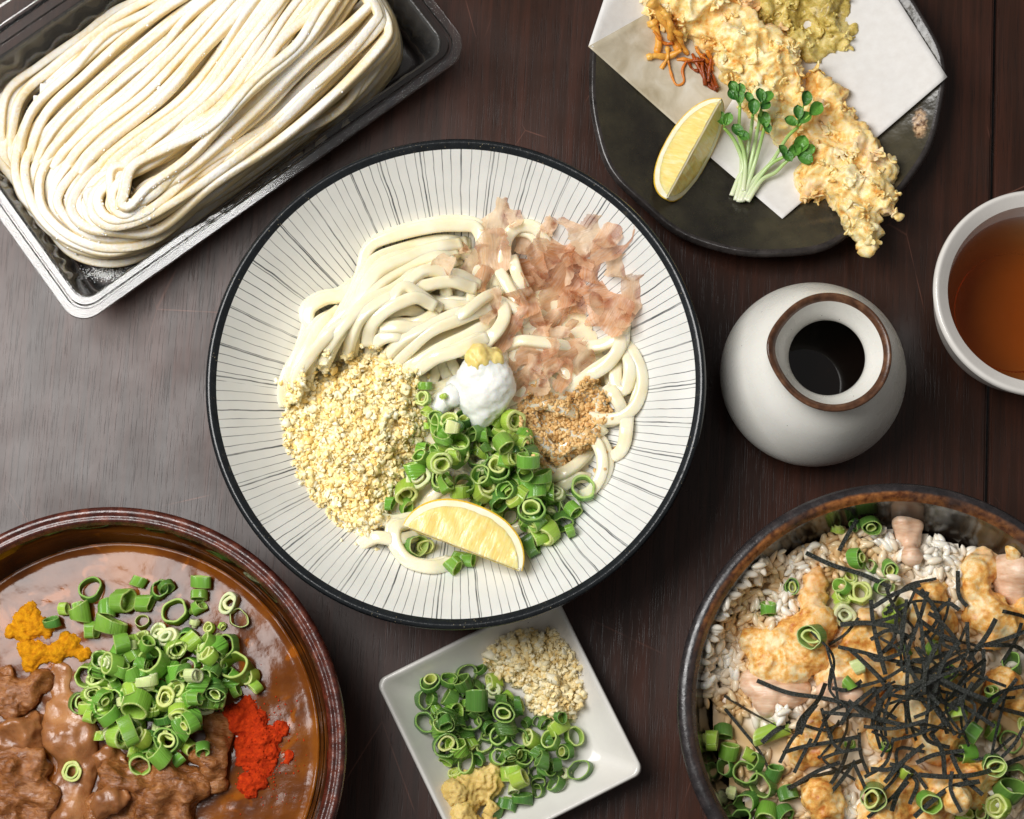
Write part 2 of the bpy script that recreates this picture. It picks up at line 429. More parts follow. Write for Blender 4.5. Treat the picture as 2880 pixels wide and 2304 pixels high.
jo = thing('soy_jug', 'round cream ceramic jug with pouring lip and brown rim', 'jug', loc=(JX, JY, 0))
JG, JR = jug_glaze(), jug_rim()
body = [(0.001, 0.0035), (0.028, 0.003), (0.033, 0.0), (0.037, 0.001), (JS - 0.002, 0.016), (JS, 0.029), (JS - 0.0035, 0.045), (0.036, 0.060), (0.0278, 0.0715), (0.0255, 0.0775), (0.0262, 0.0818)]
lipo = [(0.0262, 0.0818), (0.0276, 0.0852), (0.0284, LIPZ - 0.001), (0.0277, LIPZ + 0.0002), (0.0260, LIPZ - 0.0006), (0.0246, LIPZ - 0.0022)]
throat = [(0.0246, LIPZ - 0.0022), (0.0222, 0.0815), (0.0190, 0.0755), (0.0188, 0.071), (0.026, 0.063), (0.036, 0.052), (JS - 0.005, 0.036), (JS - 0.006, 0.024), (0.034, 0.007), (0.001, 0.0065)]
for nm, pr, m, k in (('body', body, JG, 60), ('rim', lipo, JR, 16), ('throat', throat, JG, 60)):
    v, f = lathe(smooth_prof(pr, k), 128, jugwob)
    link(nm, mesh(nm, v, f), m, jo)
def soy_mat():
    t = NT('dark_soy_broth'); return t.fin(S(16, 8, 5), 0.02, spec=0.6)
liquid('soy_broth', JX, JY, [(0.000001, 0.0066), (0.034, 0.0072), (JS - 0.0062, 0.0242), (JS - 0.0052, 0.036)], 0.036, soy_mat(), 'nearly black soy broth inside the round cream jug', 'broth')

# ================================================================== BLACK PLATE
PZ = 0.024; PX, PY, PR = at_center(2150, 226, 514, PZ)
def plate_glaze():
    t = NT('black_olive_plate_glaze')
    n1 = t.noise(22, 5, 0.6); c = t.ramp(n1, [(0.3, S(26, 23, 20)), (0.5, S(52, 48, 37)), (0.7, S(76, 70, 52))])
    sp = t.ramp(t.voro(260), [(0.04, 1.0), (0.10, 0.0)]); c = t.mix(t.math('MULTIPLY', sp, 0.6), c, S(14, 12, 11))
    vein = t.ramp(t.voro(17, vec=None, feature='DISTANCE_TO_EDGE'), [(0.0, 1.0), (0.035, 0.0)])
    vg = t.ramp(t.noise(15, 2), [(0.52, 0.0), (0.62, 1.0)])
    c = t.mix(t.math('MULTIPLY', t.math('MULTIPLY', vein, vg), 0.4), c, S(110, 92, 66))
    # bare rust spots on the right of the plate
    sub = t.new('ShaderNodeVectorMath', operation='SUBTRACT'); t.ln(t.co(), sub.inputs[0]); q = P(2585, 350, 0.016); sub.inputs[1].default_value = (q.x - PX, q.y - PY, 0.016)
    mp = t.mapped((1.8, 0.85, 0.0), (0, 0, 0.25), vec=sub.outputs[0])
    ln_ = t.new('ShaderNodeVectorMath', operation='LENGTH'); t.ln(mp, ln_.inputs[0])
    dist = t.math('ADD', ln_.outputs['Value'], t.math('MULTIPLY', t.noise(260, 4), 0.009))
    spot = t.ramp(t.math('MULTIPLY', dist, 50.0), [(0.44, 1.0), (0.60, 0.0)])
    c = t.mix(spot, c, t.ramp(t.noise(420, 4), [(0.4, S(92, 58, 28)), (0.62, S(214, 180, 140))]))
    return t.fin(c, t.ramp(t.noise(70, 4), [(0.3, 0.18), (0.7, 0.36)]), t.bump(t.noise(38, 4), 0.5, 0.004, t.bump(t.noise(420, 3), 0.2, 0.0004)), spec=0.6)
def pw(a): return 1 + 0.010 * math.sin(3 * a + 0.9) + 0.012 * math.sin(5 * a + 2.2) + 0.007 * math.sin(9 * a + 0.4) + 0.004 * math.sin(14 * a)
def plate_z(r, a=0):
    u = np.clip(r / PR, 0, 1.0)
    return 0.0065 + (PZ - 0.0075) * np.clip((u - 0.45) / 0.55, 0, 1) ** 1.7
def platewob(r, z, a, j):
    k = r / PR
    return r * (1 + (pw(a) - 1) * k ** 2), z + 0.0016 * k ** 3 * math.sin(4 * a + 1.0) + 0.0007 * k * math.sin(7 * a)
plo = thing('black_plate', 'dark olive black stoneware plate with uneven wavy edge', 'plate', loc=(PX, PY, 0))
PG = plate_glaze()
pi_ = [(r, float(plate_z(r))) for r in np.linspace(0.000001, PR - 0.003, 40)]
v, f = lathe(pi_, 180, platewob); f = [q[::-1] for q in f]; link('inner_face', mesh('inner_face', v, f), PG, plo)
zr = pi_[-1][1]
v, f = lathe(smooth_prof([(PR - 0.003, zr), (PR - 0.0015, zr + 0.0006), (PR - 0.0002, zr - 0.0004), (PR + 0.0006, zr - 0.0025), (PR - 0.0015, zr - 0.0055)], 14), 180, platewob); f = [q[::-1] for q in f]
link('rim', mesh('rim', v, f), glaze('plate_edge_glaze', S(30, 27, 26), S(66, 60, 58), 150, (0.2, 0.35)), plo)
v, f = lathe(smooth_prof([(PR - 0.0015, zr - 0.0055), (PR * 0.8, 0.007), (PR * 0.55, 0.003), (PR * 0.5, 0.0), (0.001, 0.001)], 20), 180, platewob); f = [q[::-1] for q in f]
link('underside', mesh('underside', v, f), PG, plo)

# ================================================================== SMALL SQUARE DISH
SZ = 0.021
sq = [P(1054, 1917, SZ), P(1560, 1664, SZ), P(1816, 2171, SZ)]
sx = (sq[1] - sq[0]); sy = (sq[1] - sq[2]); SH = (sx.length + sy.length) / 4; sxn = sx.normalized(); SANG = math.atan2(sxn.y, sxn.x)
scn = (sq[0] + sq[2]) / 2; SQX, SQY = scn.x, scn.y
so = thing('square_dish', 'small white square dish with condiments tucked under the striped bowl', 'dish', loc=(SQX, SQY, 0)); so.rotation_euler = (0, 0, SANG)
def rsq(h, r, n=8):
    pts = []
    for cx_, cy_, a0 in ((h - r, h - r, 0), (-(h - r), h - r, 90), (-(h - r), -(h - r), 180), (h - r, -(h - r), 270)):
        for k in range(n + 1):
            a = math.radians(a0 + 90 * k / n); pts.append((cx_ + r * math.cos(a), cy_ + r * math.sin(a)))
    for _ in ():
        pass
    return pts
def loopmesh(loops, close_first=False, close_last=False):
    v = []; f = []; k = len(loops[0])
    for L in loops: v += L
    for i in range(len(loops) - 1):
        for j in range(k):
            j2 = (j + 1) % k; f.append((i * k + j, i * k + j2, (i + 1) * k + j2, (i + 1) * k + j))
    if close_first: f.append(tuple(range(k - 1, -1, -1)))
    if close_last: f.append(tuple((len(loops) - 1) * k + j for j in range(k)))
    return np.array(v), f
def sqloop(h, r, z, sag=0.0):
    out = []
    for x, y in rsq(h, r): out.append((x, y, z + sag * (min(abs(x), abs(y)) / h - 0.5)))
    return out
SF = 0.006; SFH = SH * 0.66
spec_ = [(SFH * 0.2, 0.004, SF), (SFH - 0.001, 0.006, SF), (SFH + 0.001, 0.006, SF + 0.0005), (SFH + 0.003, 0.0055, SF + 0.002), (SH - 0.0036, 0.0042, SZ - 0.0032), (SH - 0.0022, 0.0045, SZ - 0.0006), (SH - 0.001, 0.005, SZ), (SH, 0.005, SZ - 0.0014), (SH - 0.001, 0.005, SZ - 0.004), (SFH, 0.006, 0.003), (SFH - 0.002, 0.006, 0.0), (SFH * 0.3, 0.004, 0.0004)]
v, f = loopmesh([sqloop(h, r, z) for h, r, z in spec_], True, True)
def dish_glaze():
    t = NT('white_dish_glaze')
    c = t.ramp(t.noise(40, 4), [(0.3, S(214, 211, 204)), (0.7, S(226, 223, 217))])
    sp = t.ramp(t.voro(170), [(0.035, 1.0), (0.055, 0.0)]); gate = t.ramp(t.noise(90, 1), [(0.52, 0.0), (0.55, 1.0)])
    c = t.mix(t.math('MULTIPLY', sp, gate), c, S(64, 54, 46))
    return t.fin(c, 0.2, t.bump(t.noise(70, 2), 0.12, 0.0006), spec=0.5)
db = link('dish_body', mesh('dish_body', v, [q[::-1] for q in f]), dish_glaze(), so)

# ================================================================== CLEAR PLASTIC TRAY
TZ = 0.036; K1 = 1.609
def c1(x, y, z): return P(x / K1, y / K1, z)
t_bl, t_br = c1(352, 1487, TZ), c1(2137, 228, TZ)       # outer flange corners, before rounding
tu = (t_br - t_bl).normalized(); tv = Vector((-tu.y, tu.x, 0)); TL = (t_br - t_bl).length
TW = 1372 / K1 * mpp(TZ)
tcn = t_bl + tu * (TL / 2) + tv * (TW / 2); TANG = math.atan2(tu.y, tu.x)
to = thing('plastic_tray', 'clear plastic food tray holding floured raw noodles', 'tray', loc=(tcn.x, tcn.y, 0)); to.rotation_euler = (0, 0, TANG)
def rrect(inset, r, z, n=9, per=60, rib=0.0):
    hx, hy = TL / 2 - inset, TW / 2 - inset; pts = []
    cs = ((hx - r, hy - r, 0), (-(hx - r), hy - r, 90), (-(hx - r), -(hy - r), 180), (hx - r, -(hy - r), 270))
    for i, (cx_, cy_, a0) in enumerate(cs):
        arc = [(cx_ + r * math.cos(math.radians(a0 + 90 * k / n)), cy_ + r * math.sin(math.radians(a0 + 90 * k / n)), math.radians(a0 + 90 * k / n)) for k in range(n + 1)]
        pts += [(x, y, z) for x, y, a in arc]
        nx_, ny_, na = cs[(i + 1) % 4]; b = (nx_ + r * math.cos(math.radians(a0 + 90)), ny_ + r * math.sin(math.radians(a0 + 90)))
        a_ = arc[-1]; nd = math.radians(a0 + 90)
        for k in range(1, per):
            s = k / per; x = a_[0] + (b[0] - a_[0]) * s; y = a_[1] + (b[1] - a_[1]) * s
            o_ = rib * (1 if (k % 5) in (0, 1) else 0)
            pts.append((x - o_ * math.cos(nd), y - o_ * math.sin(nd), z))
    return pts
def clear_plastic(name, fac=1.35, rough=0.05, hatch=False, milky=0.003):
    t = NT(name)
    tr = t.new('ShaderNodeBsdfTransparent'); tr.inputs[0].default_value = (0.985, 0.985, 0.98, 1)
    gl = t.new('ShaderNodeBsdfGlossy'); gl.inputs['Roughness'].default_value = rough
    df = t.new('ShaderNodeBsdfDiffuse'); df.inputs[0].default_value = (0.8, 0.8, 0.8, 1)
    fr = t.new('ShaderNodeFresnel'); fr.inputs[0].default_value = 1.5
    h = t.noise(160, 3)
    if hatch:
        wv = t.new('ShaderNodeTexChecker'); wv.inputs['Scale'].default_value = 900; t.ln(t.mapped((1, 1, 0.0), (0, 0, 0.6)), wv.inputs[0]); h = wv.outputs['Fac']
    nb = t.bump(h, 0.25 if hatch else 0.12, 0.0004 if hatch else 0.001)
    t.ln(nb, gl.inputs['Normal']); t.ln(nb, fr.inputs['Normal'])
    m1 = t.new('ShaderNodeMixShader'); t.set(m1, 0, t.math('MULTIPLY', fr.outputs[0], fac, clamp=True)); t.ln(tr.outputs[0], m1.inputs[1]); t.ln(gl.outputs[0], m1.inputs[2])
    m2 = t.new('ShaderNodeMixShader'); m2.inputs[0].default_value = milky; t.ln(m1.outputs[0], m2.inputs[1]); t.ln(df.outputs[0], m2.inputs[2])
    t.ln(m2.outputs[0], t.out.inputs['Surface']); return t.m
PLD = clear_plastic('flour_haze_plastic', 1.5, 0.10, False, 0.06)  # flour film plus a painted light haze, brightening the wall and floor
PL, PLH = clear_plastic('clear_plastic', 1.05), clear_plastic('hatched_clear_plastic', 1.05, 0.10, True, 0.006)
def solid(o, th=0.0004):
    md = o.modifiers.new('thickness', 'SOLIDIFY'); md.thickness = th; md.offset = 0
# flange in two strips with a groove, then ribbed walls, then the floor
fl = [(0.0, 0.0125, TZ - 0.0012), (0.0004, 0.0122, TZ - 0.0002), (0.0042, 0.0105, TZ)]
v, f = loopmesh([rrect(*a) for a in fl]); solid(link('rim_strip', mesh('rim_strip', v, [q[::-1] for q in f], False), PLH, to))
fl = [(0.0042, 0.0105, TZ), (0.0047, 0.0102, TZ - 0.0014), (0.0055, 0.0100, TZ - 0.0014), (0.006, 0.0098, TZ), (0.0088, 0.0088, TZ), (0.0094, 0.0086, TZ - 0.0006)]
v, f = loopmesh([rrect(*a) for a in fl]); solid(link('flange', mesh('flange', v, [q[::-1] for q in f], False), PL, to))
wl = [(0.0094, 0.0086, TZ - 0.0006), (0.0102, 0.0086, TZ - 0.006, 9, 60, 0.0), (0.0112, 0.0084, TZ - 0.009, 9, 60, 0.0012), (0.0145, 0.008, 0.007, 9, 60, 0.0012), (0.016, 0.0075, 0.0025, 9, 60, 0.0006), (0.0185, 0.007, 0.0010, 9, 60, 0.0)]
v, f = loopmesh([rrect(*a) for a in wl]); solid(link('wall', mesh('wall', v, [q[::-1] for q in f]), PLD, to))
v, f = loopmesh([rrect(*a) for a in [(0.0185, 0.007, 0.0010), (0.0225, 0.006, 0.0022), (0.03, 0.005, 0.0022)]], False, True); solid(link('floor', mesh('floor', v, [q[::-1] for q in f]), PLD, to))
# hinge strip of the opened lid along the far long side
hv = []
for yy, zz in ((0.0006, TZ - 0.0002), (0.003, TZ - 0.0035), (0.0055, TZ - 0.0045), (0.008, TZ - 0.003), (0.0095, TZ - 0.0008), (0.019, TZ - 0.0006), (0.022, TZ - 0.006)):
    hv.append([(-TL / 2 + 0.014 + (TL - 0.028) * k / 40, TW / 2 + yy, zz) for k in range(41)])
vv = []; ff = []
for L in hv: vv += L
for i in range(len(hv) - 1):
    for j in range(40): ff.append((i * 41 + j, i * 41 + j + 1, (i + 1) * 41 + j + 1, (i + 1) * 41 + j))
solid(link('lid_hinge', mesh('lid_hinge', np.array(vv), ff), PL, to))
# ================================================================== FOOD MATERIALS
def noodle_mat():
    t = NT('boiled_udon')
    c = t.ramp(t.noise(70, 3), [(0.3, S(241, 229, 192)), (0.7, S(249, 242, 220))])
    return t.fin(c, t.ramp(t.noise(160, 3), [(0.3, 0.10), (0.7, 0.22)]), t.bump(t.noise(190, 3), 0.14, 0.0008), sss=0.65, sss_r=(1.0, 0.8, 0.46), sss_s=0.003, spec=0.6)
def raw_mat():
    t = NT('floured_raw_noodle')
    base = t.ramp(t.noise(60, 3), [(0.3, S(232, 208, 154)), (0.7, S(241, 224, 182))])
    big = t.noise(26, 3, 0.55); fine = t.noise(420, 4, 0.7)
    geo = t.new('ShaderNodeNewGeometry'); sp = t.new('ShaderNodeSeparateXYZ'); t.ln(geo.outputs['Normal'], sp.inputs[0])
    up = t.math('MULTIPLY', sp.outputs[2], 0.34)
    fm = t.math('ADD', t.math('ADD', t.math('MULTIPLY', big, 0.75), t.math('MULTIPLY', fine, 0.42)), up)
    m = t.ramp(fm, [(0.72, 0.0), (0.94, 1.0)])
    c = t.mix(m, base, S(241, 237, 229))
    h = t.math('ADD', t.math('MULTIPLY', m, t.noise(700, 4, 0.7)), t.math('MULTIPLY', t.noise(240, 3), 0.3))
    return t.fin(c, t.math('ADD', 0.5, t.math('MULTIPLY', m, 0.4)), t.bump(h, 0.55, 0.0012), sss=0.3, sss_r=(1.0, 0.7, 0.35), sss_s=0.002, spec=0.3)
def glow_through(t, c, w_):
    tl = t.new('ShaderNodeBsdfTranslucent'); t.set(tl, 0, c)
    m = t.new('ShaderNodeMixShader'); m.inputs[0].default_value = w_; t.ln(t.b.outputs[0], m.inputs[1]); t.ln(tl.outputs[0], m.inputs[2]); t.ln(m.outputs[0], t.out.inputs['Surface']); return t.m
def crumb_mat():
    t = NT('fried_batter_bits')
    r = t.attr('col')
    n = t.noise(520, 4, 0.65)
    c = t.mix(t.ramp(n, [(0.5, 0.0), (0.8, 0.4)]), r.outputs['Color'], S(246, 210, 134))
    t.fin(c, 0.42, t.bump(t.noise(900, 4, 0.7), 0.5, 0.0005), spec=0.4)
    return t.m
def batter_mat(name, pale, mid, deep, blush=None):
    t = NT(name)
    n = t.noise(75, 5, 0.6); n2 = t.noise(300, 4, 0.65)
    f = t.math('ADD', t.math('MULTIPLY', n, 0.65), t.math('MULTIPLY', n2, 0.35))
    c = t.ramp(f, [(0.34, deep), (0.47, mid), (0.6, pale)])
    if blush: c = t.mix(t.ramp(t.noise(38, 3), [(0.53, 0.0), (0.68, 0.55)]), c, blush)
    geo = t.new('ShaderNodeNewGeometry')
    return t.fin(c, t.ramp(n2, [(0.3, 0.30), (0.7, 0.5)]), t.bump(t.noise(480, 4, 0.6), 0.3, 0.0009), sss=0.3, sss_r=(1.0, 0.55, 0.2), sss_s=0.002, spec=0.5)
def veg_mat(name='scallion_green'):
    t = NT(name)
    a = t.attr('col')
    r = t.rand()
    hsv = t.new('ShaderNodeHueSaturation'); t.ln(a.outputs['Color'], hsv.inputs['Color'])
    t.ln(t.math('ADD', 0.485, t.math('MULTIPLY', r, 0.03)), hsv.inputs['Hue']); t.ln(t.math('ADD', 0.8, t.math('MULTIPLY', t.noise(3.0, 2, vec=t.co('Object')), 0.45)), hsv.inputs['Value'])
    sep = t.new('ShaderNodeSeparateXYZ'); t.ln(t.co(), sep.inputs[0])
    ang = t.math('ARCTAN2', sep.outputs[1], sep.outputs[0])
    st = t.new('ShaderNodeTexNoise', noise_dimensions='1D'); t.ln(t.math('MULTIPLY', ang, 14.0), st.inputs['W']); st.inputs['Scale'].default_value = 1.0
    c = t.mix(t.math('MULTIPLY', st.outputs[0], 0.22), hsv.outputs[0], (0.5, 0.62, 0.25, 1))
    return t.fin(c, 0.2, t.bump(st.outputs[0], 0.35, 0.02), sss=0.18, sss_r=(0.5, 1.0, 0.2), sss_s=0.0012, spec=0.5)
NOOD, RAWN, CRUMB, VEG = noodle_mat(), raw_mat(), crumb_mat(), veg_mat()
BATTER = batter_mat('tempura_batter', S(254, 240, 196), S(250, 216, 138), S(228, 158, 66), S(248, 180, 124))
CHICK = batter_mat('soaked_chicken_batter', S(252, 230, 180), S(240, 184, 98), S(196, 112, 38), S(238, 172, 112))
GREENB = batter_mat('leaf_tempura_batter', S(236, 216, 142), S(206, 182, 96), S(140, 116, 48))

# ================================================================== SHAPES
def blob(spheres, voxel=0.0012, smooth=4, disp=((90, 0.0014), (260, 0.0006)), seed=0, sq=1.0):
    bm = bmesh.new()
    for (x, y, z, r) in spheres:
        bmesh.ops.create_icosphere(bm, subdivisions=2, radius=r, matrix=Matrix.Translation((x, y, z)) @ Matrix.Diagonal((1, 1, sq, 1)))
    me = bpy.data.meshes.new('tmp'); bm.to_mesh(me); bm.free()
    o = bpy.data.objects.new('tmp', me); COL.objects.link(o)
    md = o.modifiers.new('r', 'REMESH'); md.mode = 'VOXEL'; md.voxel_size = voxel
    if smooth:
        ms = o.modifiers.new('s', 'SMOOTH'); ms.factor = 0.5; ms.iterations = smooth
    bpy.context.view_layer.update()
    ev = o.evaluated_get(bpy.context.evaluated_depsgraph_get()); m2 = ev.to_mesh()
    n = len(m2.vertices); v = np.empty(n * 3); m2.vertices.foreach_get('co', v); v = v.reshape(-1, 3)
    nn = np.empty(n * 3); m2.vertices.foreach_get('normal', nn); nn = nn.reshape(-1, 3)
    f = [tuple(p.vertices) for p in m2.polygons]
    ev.to_mesh_clear(); bpy.data.objects.remove(o); bpy.data.meshes.remove(me)
    for k, d in enumerate(disp):
        sc, amp = d[0], d[1]; kind = d[2] if len(d) > 2 else 'n'
        off = Vector((seed * 3.1 + k * 7.7, seed * 1.7, k * 2.3))
        if kind == 'n': dd = np.array([mn.noise(Vector(p) * sc + off) for p in v])
        elif kind == 't': dd = np.array([mn.turbulence(Vector(p) * sc + off, 3, False) for p in v]) - 0.45
        elif kind == 'r': dd = np.array([mn.ridged_multi_fractal(Vector(p) * sc + off, 1.0, 2.0, 3, 1.0, 2.0) for p in v]) - 1.0
        elif kind == 'v': dd = np.array([mn.voronoi(Vector(p) * sc + off)[0][0] for p in v]); dd = 0.5 - dd
        v = v + nn * (dd * amp)[:, None]
    return v, f, nn

FLK = []
def flake_variants(k=10):
    r = random.Random(3)
    for q in range(k):
        n = 7; v = []; f = []
        cur = r.uniform(0.5, 1.6); ph = r.uniform(0, 6); off = Vector((q * 5.1, 2.2, 1.1))
        for i in range(n):
            for j in range(n):
                x, y = i / (n - 1) - .5, j / (n - 1) - .5
                rr = math.hypot(x, y) + 1e-6; a = math.atan2(y, x)
                lim = 0.36 + 0.12 * math.sin(3 * a + ph) + 0.16 * mn.noise(Vector((math.cos(a) * 2, math.sin(a) * 2, 0)) + off)
                m = max(abs(x), abs(y)) / 0.5; s = lim * m / rr
                X, Y = x * s, y * s
                v.append((X, Y, cur * X * X * 1.2 + 0.18 * mn.noise(Vector((X * 4, Y * 4, 0)) + off)))
        for i in range(n - 1):
            for j in range(n - 1): f.append((i * n + j, (i + 1) * n + j, (i + 1) * n + j + 1, i * n + j + 1))
        FLK.append((np.array(v), np.array(f)))
flake_variants()
def merge(parts):
    vs, fs, cs, o = [], [], [], 0
    for v, f, c in parts:
        vs.append(v); fs.append(f + o); o += len(v); cs.append(np.tile(np.array(c[:3]), (len(v), 1)))
    return np.vstack(vs), np.vstack(fs), np.vstack(cs)
def rotm(axis_z, roll):
    q = Vector((0, 0, 1)).rotation_difference(Vector(axis_z).normalized()); m = (q @ Quaternion((0, 0, 1), roll)).to_matrix()
    return np.array(m)
CRV = []
def crumb_variants(k=16):
    r = random.Random(11)
    for q in range(k):
        bm = bmesh.new(); bmesh.ops.create_icosphere(bm, subdivisions=2, radius=0.5)
        v = np.array([tuple(x.co) for x in bm.verts]); f = np.array([[x.index for x in p.verts] for p in bm.faces]); bm.free()
        off = Vector((q * 3.7, 9.1, q * 1.3)); d = []
        for p in v:
            pv = Vector(p)
            d.append(1 + 0.75 * mn.noise(pv * 2.4 + off) + 0.40 * mn.noise(pv * 4.5 + off))
        v = v * np.array(d)[:, None] * np.array([1.0, r.uniform(0.6, 0.95), r.uniform(0.42, 0.8)])
        CRV.append((v, f))
crumb_variants()

# ================================================================== STRIPED BOWL: NOODLES
def ufn(X, Y):
    r = np.hypot(X - UX, Y - UY); return bowl_in(r)
U = HM(UX, UY, 0.118, ufn)
def mound(hm, px, py, rpx_x, rpx_y, top, edge, pw_=2.0):
    c = P(px, py, (top + edge) / 2); s = mpp(top)
    d = np.sqrt(((hm.X - c.x) / (rpx_x * s)) ** 2 + ((hm.Y - c.y) / (rpx_y * s)) ** 2)
    z = edge + (top - edge) * (1 - np.clip(d, 0, 1) ** pw_)
    return d, z
# the body of the heap under the strands that show
d_, z_ = mound(U, 1292, 1110, 492, 470, 0.0445, 0.036)
bulk = np.where(d_ < 1.0, z_, 0)
m_ = (bulk > U.h + 0.0006)
def grid_mass(hm, zz, mask, name, m, label, cat, step=3, amp=0.0009):
    """closed lump following zz over mask, resting on what is below"""
    idx = -np.ones(mask.shape, int); vs = []; fs = []
    I = np.arange(0, hm.n, step)
    mk = mask[np.ix_(I, I)]; Z = zz[np.ix_(I, I)]; X = hm.X[np.ix_(I, I)]; Y = hm.Y[np.ix_(I, I)]
    idx = -np.ones(mk.shape, int); n = 0
    for i in range(mk.shape[0]):
        for j in range(mk.shape[1]):
            if mk[i, j]: idx[i, j] = n; n += 1; vs.append((X[i, j], Y[i, j], Z[i, j] + amp * mn.noise(Vector((X[i, j], Y[i, j], 0)) * 180)))
    for i in range(mk.shape[0] - 1):
        for j in range(mk.shape[1] - 1):
            q = (idx[i, j], idx[i + 1, j], idx[i + 1, j + 1], idx[i, j + 1])
            if min(q) >= 0: fs.append(q)
    o = link(name, mesh(name, np.array(vs), fs), m, None, 'stuff'); return tag(o, label, cat)
grid_mass(U, z_ - 0.002, m_, 'noodle_mass', NOOD, 'packed udon noodles deep inside the heap in striped bowl', 'noodles')
U.h = np.maximum(U.h, np.where(d_ < 1.0, z_ - 0.002, 0))

CLAMP = {}
def lay(hm, pxpts, w, h, sig=9, lift=0.8, z0=0.05, seedz=0.0, n=None, dip=0.0045):
    """lay a strand over what is there already: returns its centre line"""
    pts = []
    for (x, y) in pxpts:
        p = hm.px(x, y, z0); p = CLAMP[id(hm)](p) if id(hm) in CLAMP else p; pts.append((p.x, p.y))
    L = sum(math.dist(a, b) for a, b in zip(pts, pts[1:]))
    n = n or max(14, int(L / 0.0016))
    c = spline(np.array(pts), n)
    tn = np.gradient(c, axis=0); tn /= np.linalg.norm(tn, axis=1)[:, None] + 1e-9; nm = np.stack([-tn[:, 1], tn[:, 0]], 1)
    hs = np.max([hm.at(c[:, 0] + nm[:, 0] * o * w, c[:, 1] + nm[:, 1] * o * w) for o in (-0.55, 0, 0.55)], axis=0)
    k = 3; mx = np.array([hs[max(0, i - k):i + k + 1].max() for i in range(n)])
    z = gsm(mx, sig * 0.5) * 0.6 + gsm(hs, sig) * 0.4 + h * lift + seedz
    ka = min(n // 3, 7)
    for q in range(ka):
        e = 0.5 * (1 + math.cos(math.pi * q / ka)) * dip
        z[q] -= e; z[n - 1 - q] -= e
    path = np.column_stack([c, z])
    for o in (-0.6, -0.2, 0.2, 0.6):
        for i in range(n): hm.put(c[i, 0] + nm[i, 0] * o * w, c[i, 1] + nm[i, 1] * o * w, w * 0.35, z[i] + h * (1 - 0.35 * abs(o)) * 0.8)
    return path
def where_u(px, py):
    if py < 840 and px < 1190: return 'at the upper left edge of the striped bowl heap'
    if px < 1010: return 'down the left side under the batter bits'
    if px > 1580 and py > 880: return 'looping at the right edge of the striped bowl heap'
    if py > 1380: return 'at the bottom of the striped bowl near the lemon'
    if px > 1380 and py < 880: return 'under the bonito flakes in the striped bowl'
    if px > 1380: return 'beneath the sesame seeds in the striped bowl'
    return 'crossing the middle of the striped bowl above the daikon'
def strand(hm, pts, w=0.0029, h=0.0023, name='udon_noodle', m=None, group='udon noodles in the striped bowl', sig=9, seedz=0.0, wherefn=where_u, look='glossy white udon noodle', lift=0.8):
    path = lay(hm, pts, w, h, sig=sig, seedz=seedz, lift=lift)
    n = len(path); tw = np.cumsum(nr.normal(0, 0.05, n)); tw = gsm(tw, 8) * 0.9 + rng.uniform(-0.35, 0.35)
    rad = 1 + 0.07 * gsm(nr.normal(0, 1, n), 5) * 2
    v, f = tube(path, w, h, 16, 3.3, tw, rad)
    mid = pts[len(pts) // 2]
    dx, dy = pts[-1][0] - pts[0][0], pts[-1][1] - pts[0][1]
    ln2 = sum(math.dist(a_, b_) for a_, b_ in zip(pts, pts[1:])); st_ = math.hypot(dx, dy) / ln2
    shp = 'looped' if st_ < 0.6 else 'curved' if st_ < 0.93 else 'straight'
    if look == 'glossy white udon noodle': look = ('short ' if ln2 < 190 else 'long ' if ln2 > 420 else '') + shp + ' white udon noodle'
    c = path[n // 2]
    o = link(name, mesh(name, v - c, f), m or NOOD); o.location = c
    return tag(o, look + ' ' + wherefn(*mid), 'noodle', group)
A = lambda L: [(x / 3.08 + 760, y / 3.08 + 580) for x, y in L]
B = lambda L: [(x / 3.08 + 1200, y / 3.08 + 560) for x, y in L]
C = lambda L: [(x / 2.614 + 1060, y / 2.614 + 1000) for x, y in L]
D = lambda L: [(x / 3.594 + 1380, y / 3.594 + 940) for x, y in L]
